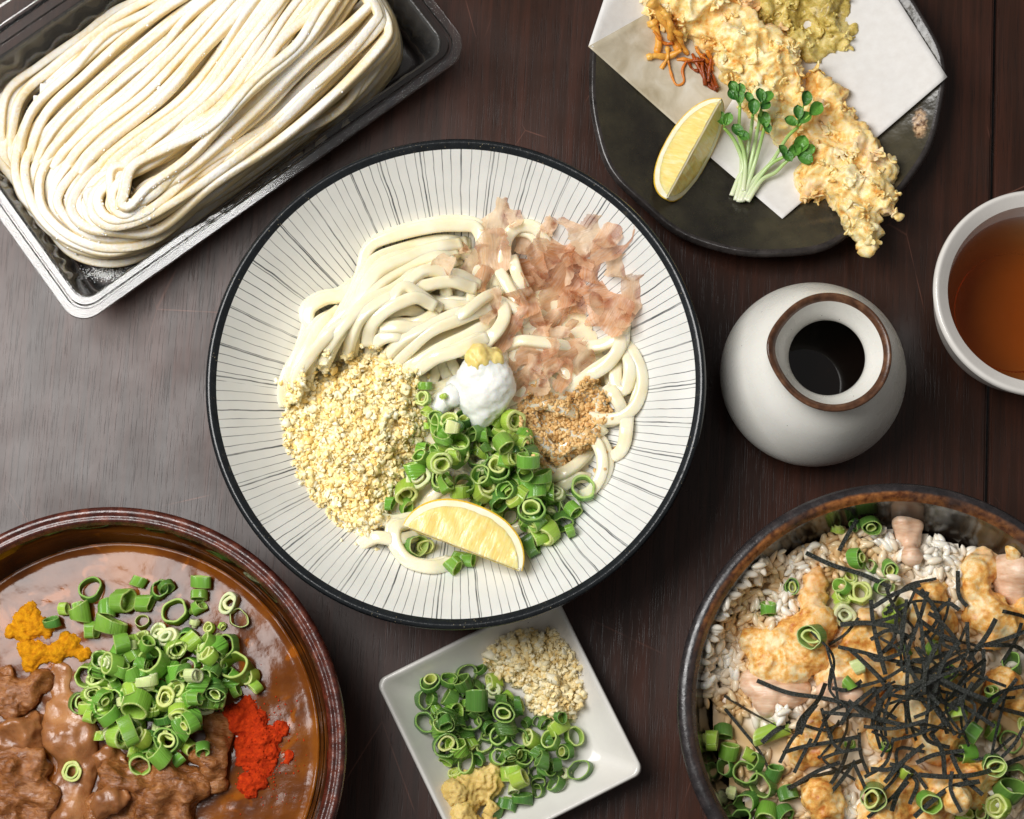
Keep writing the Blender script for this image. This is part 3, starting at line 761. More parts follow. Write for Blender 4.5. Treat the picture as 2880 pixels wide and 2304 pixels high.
# random lower strands that show through the gaps
for k in range(64):
    a = rng.uniform(0, 6.28); r = rng.uniform(0, 330); x, y = 1295 + r * math.cos(a), 1100 + r * math.sin(a) * 0.95
    d = rng.uniform(0, 6.28); cv = rng.uniform(-0.006, 0.006); pts = []
    ok = True
    for s in range(7):
        rr = math.hypot(x - 1295, (y - 1105) * 1.04)
        if rr > 430: break
        pts.append((x, y)); x += 60 * math.cos(d); y += 60 * math.sin(d); d += cv * 60
        if rr > 330: d += 0.5
    if len(pts) > 3: strand(U, pts, 0.0028, 0.0022, seedz=-0.0012)
hand = [
 D([(1340, 60), (1440, 200), (1520, 380), (1525, 560), (1450, 740), (1300, 850), (1120, 870), (1000, 840)]),
 D([(1330, 140), (1395, 300), (1390, 480), (1330, 600), (1265, 520), (1255, 380), (1300, 200)]),
 D([(1385, 800), (1365, 960), (1345, 1120), (1280, 1220), (1150, 1260)]),
 D([(940, 1010), (1060, 1120), (1125, 1260), (1115, 1420), (1020, 1580), (900, 1640)]),
 D([(1010, 1180), (900, 1300), (760, 1400), (600, 1450)]),
 D([(640, 1580), (760, 1520), (880, 1460), (1010, 1450)]),
 D([(440, 620), (560, 690), (700, 760), (860, 800)]),
 D([(620, 1220), (780, 1140), (980, 1060), (1150, 960)]),
 D([(1180, 560), (1250, 680), (1340, 780)]),
 B([(1280, 1250), (1450, 1280), (1590, 1240), (1700, 1150), (1740, 1000)]),
 B([(1690, 1120), (1665, 1290), (1560, 1440), (1410, 1540), (1250, 1620)]),
 B([(660, 1290), (800, 1240), (1000, 1250), (1180, 1300), (1320, 1290)]),
 B([(620, 760), (660, 560), (690, 360), (790, 250), (920, 250), (1010, 330), (1060, 460)]),
 B([(590, 560), (690, 740), (770, 880), (830, 1050), (960, 1140)]),
 B([(740, 540), (790, 700), (880, 830)]),
 B([(860, 1060), (760, 960), (640, 900), (520, 900)]),
 C([(-160, 1300), (-20, 1210), (130, 1225), (280, 1200), (420, 1230)]),
 C([(560, 1530), (400, 1560), (230, 1510), (145, 1400), (150, 1290), (260, 1220)]),
 C([(-120, 1390), (0, 1350), (160, 1350), (300, 1330)]),
 C([(820, 1020), (930, 980), (1060, 920), (1180, 860)]),
 C([(940, 1320), (1080, 1260), (1200, 1230)]),
 A([(330, 940), (300, 1100), (240, 1280), (160, 1420), (115, 1570), (110, 1740)]),
 A([(600, 1000), (430, 1070), (340, 1010), (350, 890), (480, 810), (640, 780), (760, 640)]),
 A([(600, 900), (440, 1040), (340, 1200), (240, 1400), (180, 1600)]),
 A([(1830, 520), (1840, 360), (1780, 220), (1660, 175), (1450, 180), (1150, 240), (920, 320), (830, 420), (800, 560), (740, 720), (640, 900), (540, 1080), (400, 1300)]),
 A([(1720, 260), (1400, 310), (1100, 400), (900, 480), (820, 640), (700, 880), (560, 1120), (430, 1330)]),
 A([(1650, 330), (1300, 420), (1000, 540), (870, 660), (750, 860), (600, 1100), (480, 1330)]),
 A([(1620, 430), (1300, 520), (1050, 640), (880, 770), (700, 990), (560, 1190), (430, 1420)]),
 A([(1600, 500), (1250, 610), (1050, 750), (870, 930), (700, 1120), (520, 1340)]),
 A([(640, 1000), (480, 1150), (350, 1330), (260, 1500), (220, 1700)]),
 A([(1720, 640), (1400, 640), (1270, 710), (1150, 830), (1000, 920), (800, 1070), (640, 1260)]),
 A([(1520, 620), (1520, 720), (1540, 830)]),
 A([(1780, 720), (1560, 660), (1370, 710), (1270, 800), (1360, 860), (1540, 880), (1740, 870)]),
 A([(1350, 1010), (1270, 930), (1140, 910), (1010, 970), (930, 1070), (890, 1210), (880, 1320)]),
 A([(1440, 930), (1290, 840), (1130, 830), (980, 920), (870, 1060), (850, 1230)]),
 A([(960, 1095), (1150, 1100), (1340, 1060), (1500, 1000)]),
 A([(900, 1220), (1060, 1200), (1200, 1180)]),
 A([(1780, 890), (1550, 960), (1350, 1060), (1150, 1200), (960, 1370)]),
 A([(1900, 900), (1650, 1020), (1400, 1140), (1200, 1270), (1040, 1420)]),
 A([(1960, 1010), (1700, 1130), (1450, 1250), (1250, 1380), (1130, 1500)]),
 A([(1880, 1140), (1650, 1250), (1450, 1370), (1280, 1480)]),
 A([(1990, 760), (1850, 840), (1700, 920), (1560, 1000)]),
 A([(2010, 860), (2030, 1000), (1960, 1120), (1850, 1220)]),
]
for q in hand:
    if sum(math.dist(a_, b_) for a_, b_ in zip(q, q[1:])) > 170:
        ox, oy = rng.choice((-1, 1)) * rng.uniform(10, 18), rng.choice((-1, 1)) * rng.uniform(6, 14)
        strand(U, [(x + ox, y + oy) for x, y in q], rng.uniform(0.0025, 0.0030), rng.uniform(0.0021, 0.0024), seedz=-0.0004)
    strand(U, q, rng.uniform(0.0027, 0.0034), rng.uniform(0.0022, 0.0025), seedz=0.0002)

# ------------------------------------------------------------------ fried batter bits (a heap nobody could count)
def inpoly(x, y, poly):
    c = False; n = len(poly)
    for i in range(n):
        x1, y1 = poly[i]; x2, y2 = poly[i - 1]
        if (y1 > y) != (y2 > y) and x < (x2 - x1) * (y - y1) / (y2 - y1) + x1: c = not c
    return c
def pdist(x, y, poly):
    b = 1e9
    for i in range(len(poly)):
        x1, y1 = poly[i]; x2, y2 = poly[i - 1]; dx, dy = x2 - x1, y2 - y1
        t = max(0, min(1, ((x - x1) * dx + (y - y1) * dy) / (dx * dx + dy * dy + 1e-9))); b = min(b, math.hypot(x - x1 - t * dx, y - y1 - t * dy))
    return b
def crumbs(hm, poly, n, dome, name, label, smin=0.0011, smax=0.0034, colors=None, extra=()):
    xs = [p[0] for p in poly]; ys = [p[1] for p in poly]; parts = []; k = 0; tries = 0
    # first a low core so the heap stands up, then loose bits over it
    cand = []
    while len(cand) < n and tries < n * 30:
        tries += 1; x = rng.uniform(min(xs), max(xs)); y = rng.uniform(min(ys), max(ys))
        if inpoly(x, y, poly): cand.append((x, y, pdist(x, y, poly)))
    md = max(c[2] for c in cand)
    pw2 = np.array([[P(a, b, hm.px(a, b, 0.05).z).x, P(a, b, hm.px(a, b, 0.05).z).y] for a, b in poly]); c2 = pw2.mean(0); pl2 = [tuple(c2 + (q - c2) * 0.93) for q in pw2]
    mk = np.zeros(hm.X.shape, bool); zz = hm.h.copy(); R2 = max(np.linalg.norm(pw2 - c2, axis=1))
    for i in range(0, hm.n, 2):
        for j in range(0, hm.n, 2):
            x_, y_ = hm.X[i, j], hm.Y[i, j]
            if abs(x_ - c2[0]) < R2 and abs(y_ - c2[1]) < R2 and inpoly(x_, y_, pl2):
                e = min(1.0, pdist(x_, y_, pl2) / (R2 * 0.5)); mk[i:i + 2, j:j + 2] = True
                zz[i:i + 2, j:j + 2] += dome * (1 - (1 - e) ** 2) + 0.0012 * mn.noise(Vector((x_, y_, 0)) * 260)
    cz = np.where(mk, zz, 0); vs, fs, n_ = [], [], 0; idx = -np.ones(mk.shape, int)
    I, J = np.where(mk)
    sel = (I % 2 == 0) & (J % 2 == 0); I, J = I[sel], J[sel]; idx[I, J] = np.arange(len(I))
    vs = np.column_stack([hm.X[I, J], hm.Y[I, J], zz[I, J] - 0.0004])
    for i, j in zip(I, J):
        if i + 2 < hm.n and j + 2 < hm.n:
            q = (idx[i, j], idx[i + 2, j], idx[i + 2, j + 2], idx[i, j + 2])
            if min(q) >= 0: fs += [(q[0], q[1], q[2]), (q[0], q[2], q[3])]
    parts.append((vs, np.array(fs), colors[1])); hm.h = np.where(mk, np.maximum(hm.h, zz), hm.h)
    for x, y, dd in cand + [(a, b, 5) for a, b in extra]:
        p = hm.px(x, y, 0.05); s = rng.uniform(smin, smax) * (0.8 if dd < 12 else 1.0)
        if rng.random() < 0.25: s *= 1.5
        vv, ff = CRV[rng.randrange(len(CRV))]
        ax = Vector((rng.gauss(0, 1), rng.gauss(0, 1), rng.gauss(0, 1) + 0.4))
        R_ = rotm(ax, rng.uniform(0, 6.28))
        base = hm.stat(p.x, p.y, s * 0.35, 55)
        V = (vv * s) @ R_.T + np.array([p.x, p.y, base + s * 0.02])
        g = dome * min(1, dd / (md * 0.75))
        hm.put(p.x, p.y, s * 0.42, base + s * 0.13)
        parts.append((V, ff, colors[rng.randrange(len(colors))]))
        # thin crisp shards standing off the bit
        if rng.random() < 0.14:
            fv, f4 = FLK[rng.randrange(len(FLK))]
            R2 = rotm(Vector((rng.gauss(0, 1), rng.gauss(0, 1), rng.gauss(0.4, .7))), rng.uniform(0, 6.28))
            V2 = (fv * s * rng.uniform(0.8, 1.3)) @ R2.T + np.array([p.x, p.y, base + s * 0.55])
            f3 = np.vstack([f4[:, [0, 1, 2]], f4[:, [0, 2, 3]]]); parts.append((V2, f3, colors[rng.randrange(len(colors))]))
    v, f, c = merge(parts)
    o = link(name, mesh(name, v, f, True, c), CRUMB, None, 'stuff'); return tag(o, label, 'batter bits')
CC = [S(255, 245, 204), S(255, 240, 190), S(254, 236, 176), S(255, 249, 218), S(254, 231, 164), S(250, 218, 138)]
upoly = [(1000, 990), (1050, 972), (1100, 1000), (1150, 1035), (1195, 1070), (1185, 1130), (1200, 1200), (1185, 1270), (1145, 1310), (1120, 1390), (1090, 1470), (1030, 1510), (960, 1490), (890, 1420), (835, 1345), (800, 1250), (788, 1150), (805, 1085), (860, 1040), (935, 1012)]
crumbs(U, upoly, 3300, 0.011, 'batter_bits', 'heap of pale golden fried batter bits on the striped bowl noodles', colors=CC,
       extra=[(785, 1068), (790, 1078), (776, 1072), (1215, 1090), (1190, 1040), (1205, 1060), (1195, 1300), (1000, 1530), (1060, 1545), (960, 1520)])

# ------------------------------------------------------------------ scallion rings
def ring_mesh(q, R=0.5, wall=0.09, hgt=0.6, outer=S(60, 130, 40), innr=S(140, 180, 80), cut=S(170, 200, 110), seg=26, obl=0.1):
    r = random.Random(q * 13 + 5); ph = r.uniform(0, 6.28); el = r.uniform(0.76, 1.0); off = Vector((q * 4.1, 1, 2))
    prof = [(R, -0.42), (R, 0.0), (R, 0.42), (R - wall * 0.12, 0.5), (R - wall * 0.88, 0.5), (R - wall, 0.43), (R - wall, 0.0), (R - wall, -0.43), (R - wall * 0.88, -0.5), (R - wall * 0.12, -0.5)]
    pc = [outer, outer, outer, cut, cut, innr, innr, innr, cut, cut]
    v = []; c = []; f = []; k = len(prof)
    ob1, ob2, pa = r.uniform(-obl, obl), r.uniform(-obl, obl), r.uniform(0, 6.28)
    for i in range(seg):
        a = 2 * math.pi * i / seg
        wb = 1 + 0.07 * math.sin(2 * a + ph) + 0.17 * mn.noise(Vector((math.cos(a), math.sin(a), 0)) * 1.3 + off)
        for (rr, zz), cc in zip(prof, pc):
            o_ = (ob1 if zz > 0 else ob2) * math.cos(a + pa)
            v.append((rr * wb * math.cos(a), rr * wb * math.sin(a) * el, zz * hgt + o_)); c.append(cc)
    for i in range(seg):
        i2 = (i + 1) % seg
        for j in range(k):
            j2 = (j + 1) % k; f.append((i * k + j, i2 * k + j, i2 * k + j2, i * k + j2))
    return mesh('ring', v, f, True, c)
GRN = {'D': (S(60, 118, 32), S(80, 130, 40), S(140, 176, 84)), 'G': (S(104, 162, 42), S(136, 182, 60), S(184, 208, 116)),
       'L': (S(162, 198, 62), S(202, 218, 104), S(220, 230, 146)), 'W': (S(216, 226, 156), S(226, 232, 170), S(232, 236, 188)), 'T': (S(84, 138, 50), S(176, 200, 110), S(196, 212, 140))}
RINGS = {}
def ring_lib():
    q = 0
    for kind, nvar in (('D', 9), ('G', 9), ('L', 7), ('W', 4), ('T', 4)):
        RINGS[kind] = []
        for i in range(nvar):
            q += 1; o_, i_, c_ = GRN[kind]
            wall = {'D': 0.085, 'G': 0.095, 'L': 0.14, 'W': 0.17, 'T': 0.05}[kind] * rng.uniform(0.85, 1.2)
            me = ring_mesh(q, 0.5, wall, rng.uniform(0.42, 0.74), o_, i_, c_, obl=0.15); me.materials.append(VEG)
            inn = None
            rr = 0.5 - wall - 0.05
            if kind in 'LW' or i % 4 == 1:
                rr = (0.5 - wall) * (0.96 if kind in 'LW' else rng.uniform(0.6, 0.8))
                inn = ring_mesh(q + 50, rr, max(0.06, rr * (0.5 if kind == 'W' else 0.3)), rng.uniform(0.45, 0.7), i_, GRN['L'][1] if kind != 'W' else c_, GRN['L'][2] if kind != 'W' else c_)
                inn.materials.append(VEG)
            RINGS[kind].append((me, inn))
ring_lib()
LOOK = {'D': 'dark green', 'G': 'bright green', 'L': 'lime green', 'W': 'whitish', 'T': 'thin'}
def scallion(hm, px, py, dpx, kind, tilt, dirn, where, group, sink=0.85, hs=1.0, z0=0.045, join=None):
    p = hm.px(px, py, z0); d = dpx * mpp(p.z)
    me, inn = RINGS[kind][rng.randrange(len(RINGS[kind]))]
    t, a = math.radians(tilt), math.radians(dirn)
    ax = Vector((math.sin(t) * math.cos(a), math.sin(t) * math.sin(a), math.cos(t)))
    d *= 0.97; h = 0.56 * d * hs
    ext = 0.5 * (h * abs(math.cos(t)) + d * abs(math.sin(t)))
    base = hm.stat(p.x, p.y, d * 0.34, 62)
    z = base + ext * sink
    if join is not None:
        M_ = np.array((Vector((0, 0, 1)).rotation_difference(ax) @ Quaternion((0, 0, 1), rng.uniform(0, 6.28))).to_matrix())
        for m_ in (me, inn):
            if m_ is None: continue
            vv = np.array([tuple(q.co) for q in m_.vertices]) * d; cc = np.empty(len(vv) * 4); m_.color_attributes['col'].data.foreach_get('color', cc)
            join.append((vv @ M_.T + np.array([p.x, p.y, z]), np.array([tuple(q.vertices) for q in m_.polygons]), cc.reshape(-1, 4)[:, :3] * rng.uniform(0.8, 1.15)))
        hm.put(p.x, p.y, d * 0.36, z + ext * (0.15 if tilt < 40 else 0.42)); return None
    pose = 'on its side' if tilt > 55 else ('leaning' if tilt > 27 else 'standing upright')
    o = link('scallion_ring', None)
    bpy.data.objects.remove(o)
    o = thing('scallion_ring', f'{LOOK[kind]} scallion ring {pose} {where}', 'scallion', group, (p.x, p.y, z))
    o.rotation_mode = 'QUATERNION'
    o.rotation_quaternion = Vector((0, 0, 1)).rotation_difference(ax) @ Quaternion((0, 0, 1), rng.uniform(0, 6.28))
    o.scale = (d, d, d * hs * rng.uniform(0.8, 1.2))
    l1 = link('outer_layer', me, None, o)
    if inn is not None:
        l2 = link('inner_layer', inn, None, o); l2.location = (rng.uniform(-.05, .05), rng.uniform(-.05, .05), rng.uniform(-.12, .1)); l2.rotation_euler = (rng.uniform(-.2, .2), rng.uniform(-.2, .2), 0)
    hm.put(p.x, p.y, d * 0.36, z + ext * (0.15 if tilt < 40 else 0.42))
    return o
def scallion_layer(parts, label):
    vs, fs, cs_, o_ = [], [], [], 0
    for v, f, c in parts: vs.append(v); fs.append(f + o_); cs_.append(c); o_ += len(v)
    v = np.vstack(vs); c0 = np.array([v[:, 0].mean(), v[:, 1].mean(), v[:, 2].min()])
    o = link('scallion_layer', mesh('scallion_layer', v - c0, np.vstack(fs), True, np.vstack(cs_)), VEG, None, 'stuff'); o.location = c0; tag(o, label, 'scallions')
def lst(txt, off, sc):
    out = []
    for it in txt.split(';'):
        it = it.split()
        if not it: continue
        x, y, d, k = float(it[0]), float(it[1]), float(it[2]), it[3]
        t = float(it[4]) if len(it) > 4 else rng.uniform(20, 80); a = float(it[5]) if len(it) > 5 else rng.uniform(0, 360)
        out.append((x / sc + off[0], y / sc + off[1], d / sc, k, t, a))
    return out
# ================================================================== STRIPED BOWL: TOPPINGS
def paste_mat(name, lo, hi, sss=0.5, rough=0.4, scale=500, spec=0.5, sr=(1, .8, .6)):
    t = NT(name)
    c = t.ramp(t.noise(90, 5, 0.65), [(0.3, lo), (0.7, hi)])
    return t.fin(c, rough, t.bump(t.noise(scale, 4, 0.65), 0.4, 0.0007), sss=sss, sss_r=sr, sss_s=0.003, spec=spec)
DAIK = paste_mat('grated_daikon', S(228, 230, 222), S(246, 246, 240), 0.6, 0.3)
GING = paste_mat('grated_ginger', S(224, 196, 100), S(242, 224, 156), 0.5, 0.35, sr=(1, .7, .3))
def lump(hm, sph, off, sc, zf, **kw):
    out = []
    for (x, y, r) in sph:
        px, py = x / sc + off[0], y / sc + off[1]
        p = hm.px(px, py, 0.05); rr = r / sc * mpp(p.z)
        out.append((p.x, p.y, p.z + rr * zf, rr))
    v, f, n = blob(out, **kw); return v, f, n
def lumpobj(name, v, f, m, label, cat, group=None):
    c = np.array([v[:, 0].mean(), v[:, 1].mean(), v[:, 2].min()])
    o = link(name, mesh(name, v - c, f), m); o.location = c; return tag(o, label, cat, group)
cs = '''800 680 80 D 80;385 530 90 L 85 90;370 420 80 L 80;730 580 120 D 60;780 590 110 G 80;1000 740 100 D 85;500 930 120 G 70;1240 960 100 L 75;330 750 110 G 30;
357 232 110 G 82 90;340 320 115 L 20;460 530 150 G 62 180;557 535 100 W 80 80;640 490 140 D 40 90;870 470 120 L 75 60;1000 500 170 L 35 -20;875 570 120 L 78 150;930 660 140 G 50 -60;1060 680 130 L 76 -10;
460 720 140 G 62 200;470 845 165 L 25 -30;580 790 90 L 80 0;745 780 150 D 15 90;885 855 195 D 12 80;605 665 160 G 36 90;310 915 170 W 12 90;225 1010 170 L 42 -90;500 950 140 G 65 30;645 960 150 D 30 90;790 1000 190 L 32 30;
1110 800 165 G 70 90;1090 870 130 D 40 -90;1205 930 155 G 76 90;1145 1005 175 G 82 -90;615 1030 150 L 76 90;95 1090 95 G 85 0;220 1120 115 G 60 -60;890 1080 145 D 46 -60;1010 1080 130 L 70 120;1135 1150 190 D 14 90;1285 1130 135 D 25 60;980 1190 120 D 15;
1425 1100 150 T 14;1515 985 175 G 14 90;1440 1140 110 G 60;1360 1230 145 D 36 -100;1415 1295 120 G 82 20;1180 1330 150 L 70 200;1260 1320 170 L 66 220;1130 1400 150 D 82 30;
565 1540 120 G 76 -45;630 1490 130 G 82 60;680 1510 100 G 70 0;285 1410 165 T 46 0;360 1410 120 L 14'''
def wu(px, py):
    if py < 1170: return 'by the grated daikon'
    if px > 1560: return 'right in the striped bowl scallions'
    if px < 1220 and py < 1480: return 'by the batter bits in the striped bowl'
    if py > 1500: return 'below the lemon wedge in the striped bowl'
    if px < 1380: return 'left in the striped bowl scallions'
    return 'between sesame and lemon in the striped bowl'
hpoly = C([(430, 480), (900, 430), (1060, 560), (1240, 900), (1450, 1180), (1250, 1330), (900, 1150), (500, 1020), (250, 950)])
k_ = 0
jn = []
while k_ < 72:
    x, y = rng.uniform(1160, 1620), rng.uniform(1170, 1520)
    if inpoly(x, y, hpoly): k_ += 1; scallion(U, x, y, rng.uniform(48, 66), rng.choice('DGGLLW'), rng.uniform(20, 90), rng.uniform(0, 360), wu(x, y), 'scallion rings in the striped bowl', join=jn, sink=0.6)
scallion_layer(jn, 'chopped scallions lying under the top rings in the striped bowl')
for (x, y, d, k, t, a) in lst(cs, (1060, 1000), 2.614):
    d *= 1.1
    scallion(U, x, y, d, k, t, a, wu(x, y), 'scallion rings in the striped bowl')
# grated daikon and ginger
pk = U.px(1350, 1070, 0.055)
zd = U.stat(pk.x, pk.y, 0.012, 60)
sp_ = []
for (x, y, r, h) in [(790, 0, 100, 13), (760, 70, 140, 14), (700, 160, 150, 11), (850, 170, 150, 12), (780, 270, 170, 9), (640, 280, 130, 6), (930, 240, 110, 8), (770, 390, 130, 6), (755, 480, 70, 5), (840, 340, 130, 7), (590, 220, 90, 6), (850, 60, 90, 12), (720, 330, 140, 7), (690, 60, 90, 10)]:
    p = P(1060 + x / 2.614, 1000 + y / 2.614, zd + h * 0.001); sp_.append((p.x, p.y, p.z, r / 2.614 * mpp(0.065)))
v, f, n = blob(sp_, voxel=0.0011, smooth=26, disp=((55, 0.0022), (240, 0.0006), (620, 0.0005)), seed=2)
U.splat(v); lumpobj('grated_daikon', v, f, DAIK, 'white mound of grated daikon topped with ginger on striped bowl', 'daikon')
v, f, n = lump(U, [(500, 330, 80), (450, 390, 66), (540, 270, 70), (560, 360, 70)], (1060, 1000), 2.614, 0.15, voxel=0.0011, smooth=16, disp=((70, 0.001), (400, 0.0005)), seed=4)
U.splat(v); lumpobj('daikon_slurry', v, f, DAIK, 'wet translucent tail of grated daikon left of the mound', 'daikon')
v, f, n = lump(U, [(760, -10, 100), (830, 20, 100), (730, 60, 90), (800, 90, 80), (860, -10, 66), (700, 10, 60), (850, 90, 50)], (1060, 1000), 2.614, -0.72, voxel=0.0008, smooth=8, disp=((110, 0.0026), (380, 0.0009)), seed=5)
U.splat(v); lumpobj('grated_ginger', v, f, GING, 'yellow dab of grated ginger on the white daikon mound', 'ginger')
# scrap of scallion on the daikon
scallion(U, 1248, 1118, 24, 'L', 85, 100, 'stuck on the white daikon mound', 'scallion rings in the striped bowl')

# ------------------------------------------------------------------ sesame seeds
def sesame_mat():
    t = NT('toasted_sesame'); r = t.rand()
    c = t.ramp(r, [(0.0, S(204, 154, 88)), (0.4, S(222, 178, 112)), (0.8, S(234, 198, 138)), (1.0, S(192, 136, 74))])
    return t.fin(c, 0.38, t.bump(t.noise(1.6, 3), 0.2, 0.05), spec=0.4)
SES = sesame_mat()
def drop_mesh(L=1.0, W=0.58, T=0.36, seg=10, rows=7):
    v = [(-L / 2, 0, 0)]; f = []
    for i in range(1, rows):
        u = i / rows; r = math.sin(math.pi * u ** 0.78) ** 0.85
        for j in range(seg):
            a = 2 * math.pi * j / seg; v.append((-L / 2 + L * u, W / 2 * r * math.cos(a), T / 2 * r * math.sin(a)))
    v.append((L / 2, 0, 0)); e = len(v) - 1
    for j in range(seg):
        j2 = (j + 1) % seg; f.append((0, 1 + j2, 1 + j)); f.append((e, e - seg + j, e - seg + j2))
        for i in range(rows - 2): f.append((1 + i * seg + j, 1 + i * seg + j2, 1 + (i + 1) * seg + j2, 1 + (i + 1) * seg + j))
    return mesh('sesame_seed', v, f)
SEEDM = drop_mesh(); SEEDM.materials.append(SES)
spoly = [(250, 760), (330, 640), (440, 480), (560, 560), (700, 640), (860, 560), (960, 420), (1090, 450), (1160, 560), (1230, 740), (1240, 860), (1110, 900), (1090, 1050), (960, 1180), (860, 1240), (740, 1330), (600, 1420), (520, 1340), (420, 1240), (350, 1060), (300, 900)]
spoly = D(spoly)
def seed_at(px, py):
    p = U.px(px, py, 0.05); L = rng.uniform(14.5, 18) * mpp(p.z)
    base = U.stat(p.x, p.y, L * 0.25, 60)
    g = U.grad(p.x, p.y, 0.002); nrm = Vector((-max(-1.2, min(1.2, g.x)), -max(-1.2, min(1.2, g.y)), 1.0)) + Vector((rng.gauss(0, .3), rng.gauss(0, .3), 0))
    o = link('sesame_seed', SEEDM)
    o.rotation_mode = 'QUATERNION'; o.rotation_quaternion = Vector((0, 0, 1)).rotation_difference(nrm.normalized()) @ Quaternion((0, 0, 1), rng.uniform(0, 6.28))
    o.location = (p.x, p.y, base + L * 0.13); o.scale = (L, L, L)
    U.put(p.x, p.y, L * 0.3, base + L * 0.26)
    wh = 'near the scallions' if px < 1530 and py > 1150 else ('beside the bonito flakes' if py < 1150 else 'on the right noodles')
    tag(o, f'tiny toasted tan sesame seed {wh} in the striped bowl', 'sesame seed', 'sesame seeds in the striped bowl')
xs = [p[0] for p in spoly]; ys = [p[1] for p in spoly]; cnt = 0
sv = np.array([tuple(q.co) for q in SEEDM.vertices]); sf = []
for q in SEEDM.polygons:
    ii = list(q.vertices); sf += [ii] if len(ii) == 3 else [[ii[0], ii[1], ii[2]], [ii[0], ii[2], ii[3]]]
sf = np.array(sf); prt = []
while len(prt) < 950:
    x, y = rng.uniform(min(xs), max(xs)), rng.uniform(min(ys), max(ys))
    if not inpoly(x, y, spoly): continue
    p = U.px(x, y, 0.05); L = rng.uniform(14, 17) * mpp(p.z); base = U.stat(p.x, p.y, L * 0.25, 55)
    prt.append(((sv * L) @ rotm(Vector((rng.gauss(0, .5), rng.gauss(0, .5), 1)), rng.uniform(0, 6.28)).T + np.array([p.x, p.y, base + L * 0.1]), sf, (1, 1, 1)))
    U.put(p.x, p.y, L * 0.3, base + L * 0.16)
v, f, c = merge(prt)
tag(link('sesame_layer', mesh('sesame_layer', v, f), SES, None, 'stuff'), 'lower layer of toasted sesame seeds in the striped bowl', 'sesame seeds')
pts_ = []
while cnt < 285:
    x, y = rng.uniform(min(xs), max(xs)), rng.uniform(min(ys), max(ys))
    if not inpoly(x, y, spoly): continue
    dh = 1541, 1205
    if math.hypot(x - 1570, y - 1150) < 26 and rng.random() < 0.8: continue
    if pts_ and min(math.hypot(x - a, y - b) for a, b in pts_) < 7.5 and rng.random() < 0.85: continue
    pts_.append((x, y)); seed_at(x, y); cnt += 1
for x, y in D([(1160, 1360), (1250, 1150), (1240, 1270), (890, 1360), (1050, 1380), (700, 1620), (690, 1700), (1170, 1190), (350, 1510), (1230, 730)]): seed_at(x, y)

# ------------------------------------------------------------------ bonito flakes
def flake_mat():
    t = NT('bonito_flake'); a = t.attr('col'); r = t.rand()
    n = t.noise(1.0, 3, vec=t.mapped((2.5, 34, 2.5)))
    c = t.mix(t.math('MULTIPLY', r, 1.0), S(252, 226, 186), S(228, 154, 88))
    c = t.mix(t.ramp(n, [(0.35, 0.0), (0.75, 0.7)]), c, S(252, 236, 216))
    c = t.mix(t.ramp(t.noise(2.2, 2), [(0.50, 0.0), (0.66, 0.85)]), c, S(178, 90, 38))
    df = t.new('ShaderNodeBsdfDiffuse'); t.ln(c, df.inputs[0]); tl = t.new('ShaderNodeBsdfTranslucent'); t.ln(c, tl.inputs[0])
    gl = t.new('ShaderNodeBsdfGlossy'); gl.inputs['Roughness'].default_value = 0.35
    tr = t.new('ShaderNodeBsdfTransparent')
    nb = t.bump(n, 0.2, 0.05)
    for s_ in (df, tl, gl): t.ln(nb, s_.inputs['Normal'])
    m1 = t.new('ShaderNodeMixShader'); m1.inputs[0].default_value = 0.35; t.ln(df.outputs[0], m1.inputs[1]); t.ln(tl.outputs[0], m1.inputs[2])
    m2 = t.new('ShaderNodeMixShader'); m2.inputs[0].default_value = 0.06; t.ln(m1.outputs[0], m2.inputs[1]); t.ln(gl.outputs[0], m2.inputs[2])
    m3 = t.new('ShaderNodeMixShader'); t.set(m3, 0, t.ramp(t.noise(2.4, 3), [(0.35, 0.16), (0.7, 0.55)])); t.ln(m2.outputs[0], m3.inputs[1]); t.ln(tr.outputs[0], m3.inputs[2])
    t.ln(m3.outputs[0], t.out.inputs['Surface']); return t.m
BON = flake_mat()
def bonito_mesh(q):
    r = random.Random(q * 7 + 1); nx_, ny_ = 22, 14; v = []; f = []
    off = Vector((q * 3.3, q * 1.9, 5)); curl = r.uniform(0.9, 3.2); fold = r.uniform(-1.5, 1.5); asp = r.uniform(0.34, 0.8)
    for i in range(nx_):
        for j in range(ny_):
            x, y = i / (nx_ - 1) - 0.5, j / (ny_ - 1) - 0.5
            rag = 1 + 0.22 * mn.noise(Vector((x * 3, 0, 0)) + off + Vector((0, 1 if y > 0 else -1, 0))) + 0.18 * mn.noise(Vector((x * 14, y * 2, 0)) + off)
            ragx = 1 + 0.22 * mn.noise(Vector((y * 4, 3, 0)) + off + Vector((0, 0, 1 if x > 0 else -1))) + 0.12 * mn.noise(Vector((0, y * 16, 0)) + off)
            X, Y = x * ragx, y * asp * rag * (1 - 0.5 * (2 * abs(x)) ** 3)
            th = curl * X
            z = (1 - math.cos(th)) / curl * 0.8 + 0.12 * mn.noise(Vector((X * 2.0, Y * 2.2, 0)) + off) + 0.02 * mn.noise(Vector((X * 7, Y * 6, 1)) + off) + fold * Y * Y
            v.append((math.sin(th) / curl, Y + 0.10 * mn.noise(Vector((X * 3, 4, 0)) + off), z))
    for i in range(nx_ - 1):
        for j in range(ny_ - 1): f.append((i * ny_ + j, (i + 1) * ny_ + j, (i + 1) * ny_ + j + 1, i * ny_ + j + 1))
    me = mesh('bonito_flake', v, f); me.materials.append(BON); return me
BM = [bonito_mesh(q) for q in range(12)]
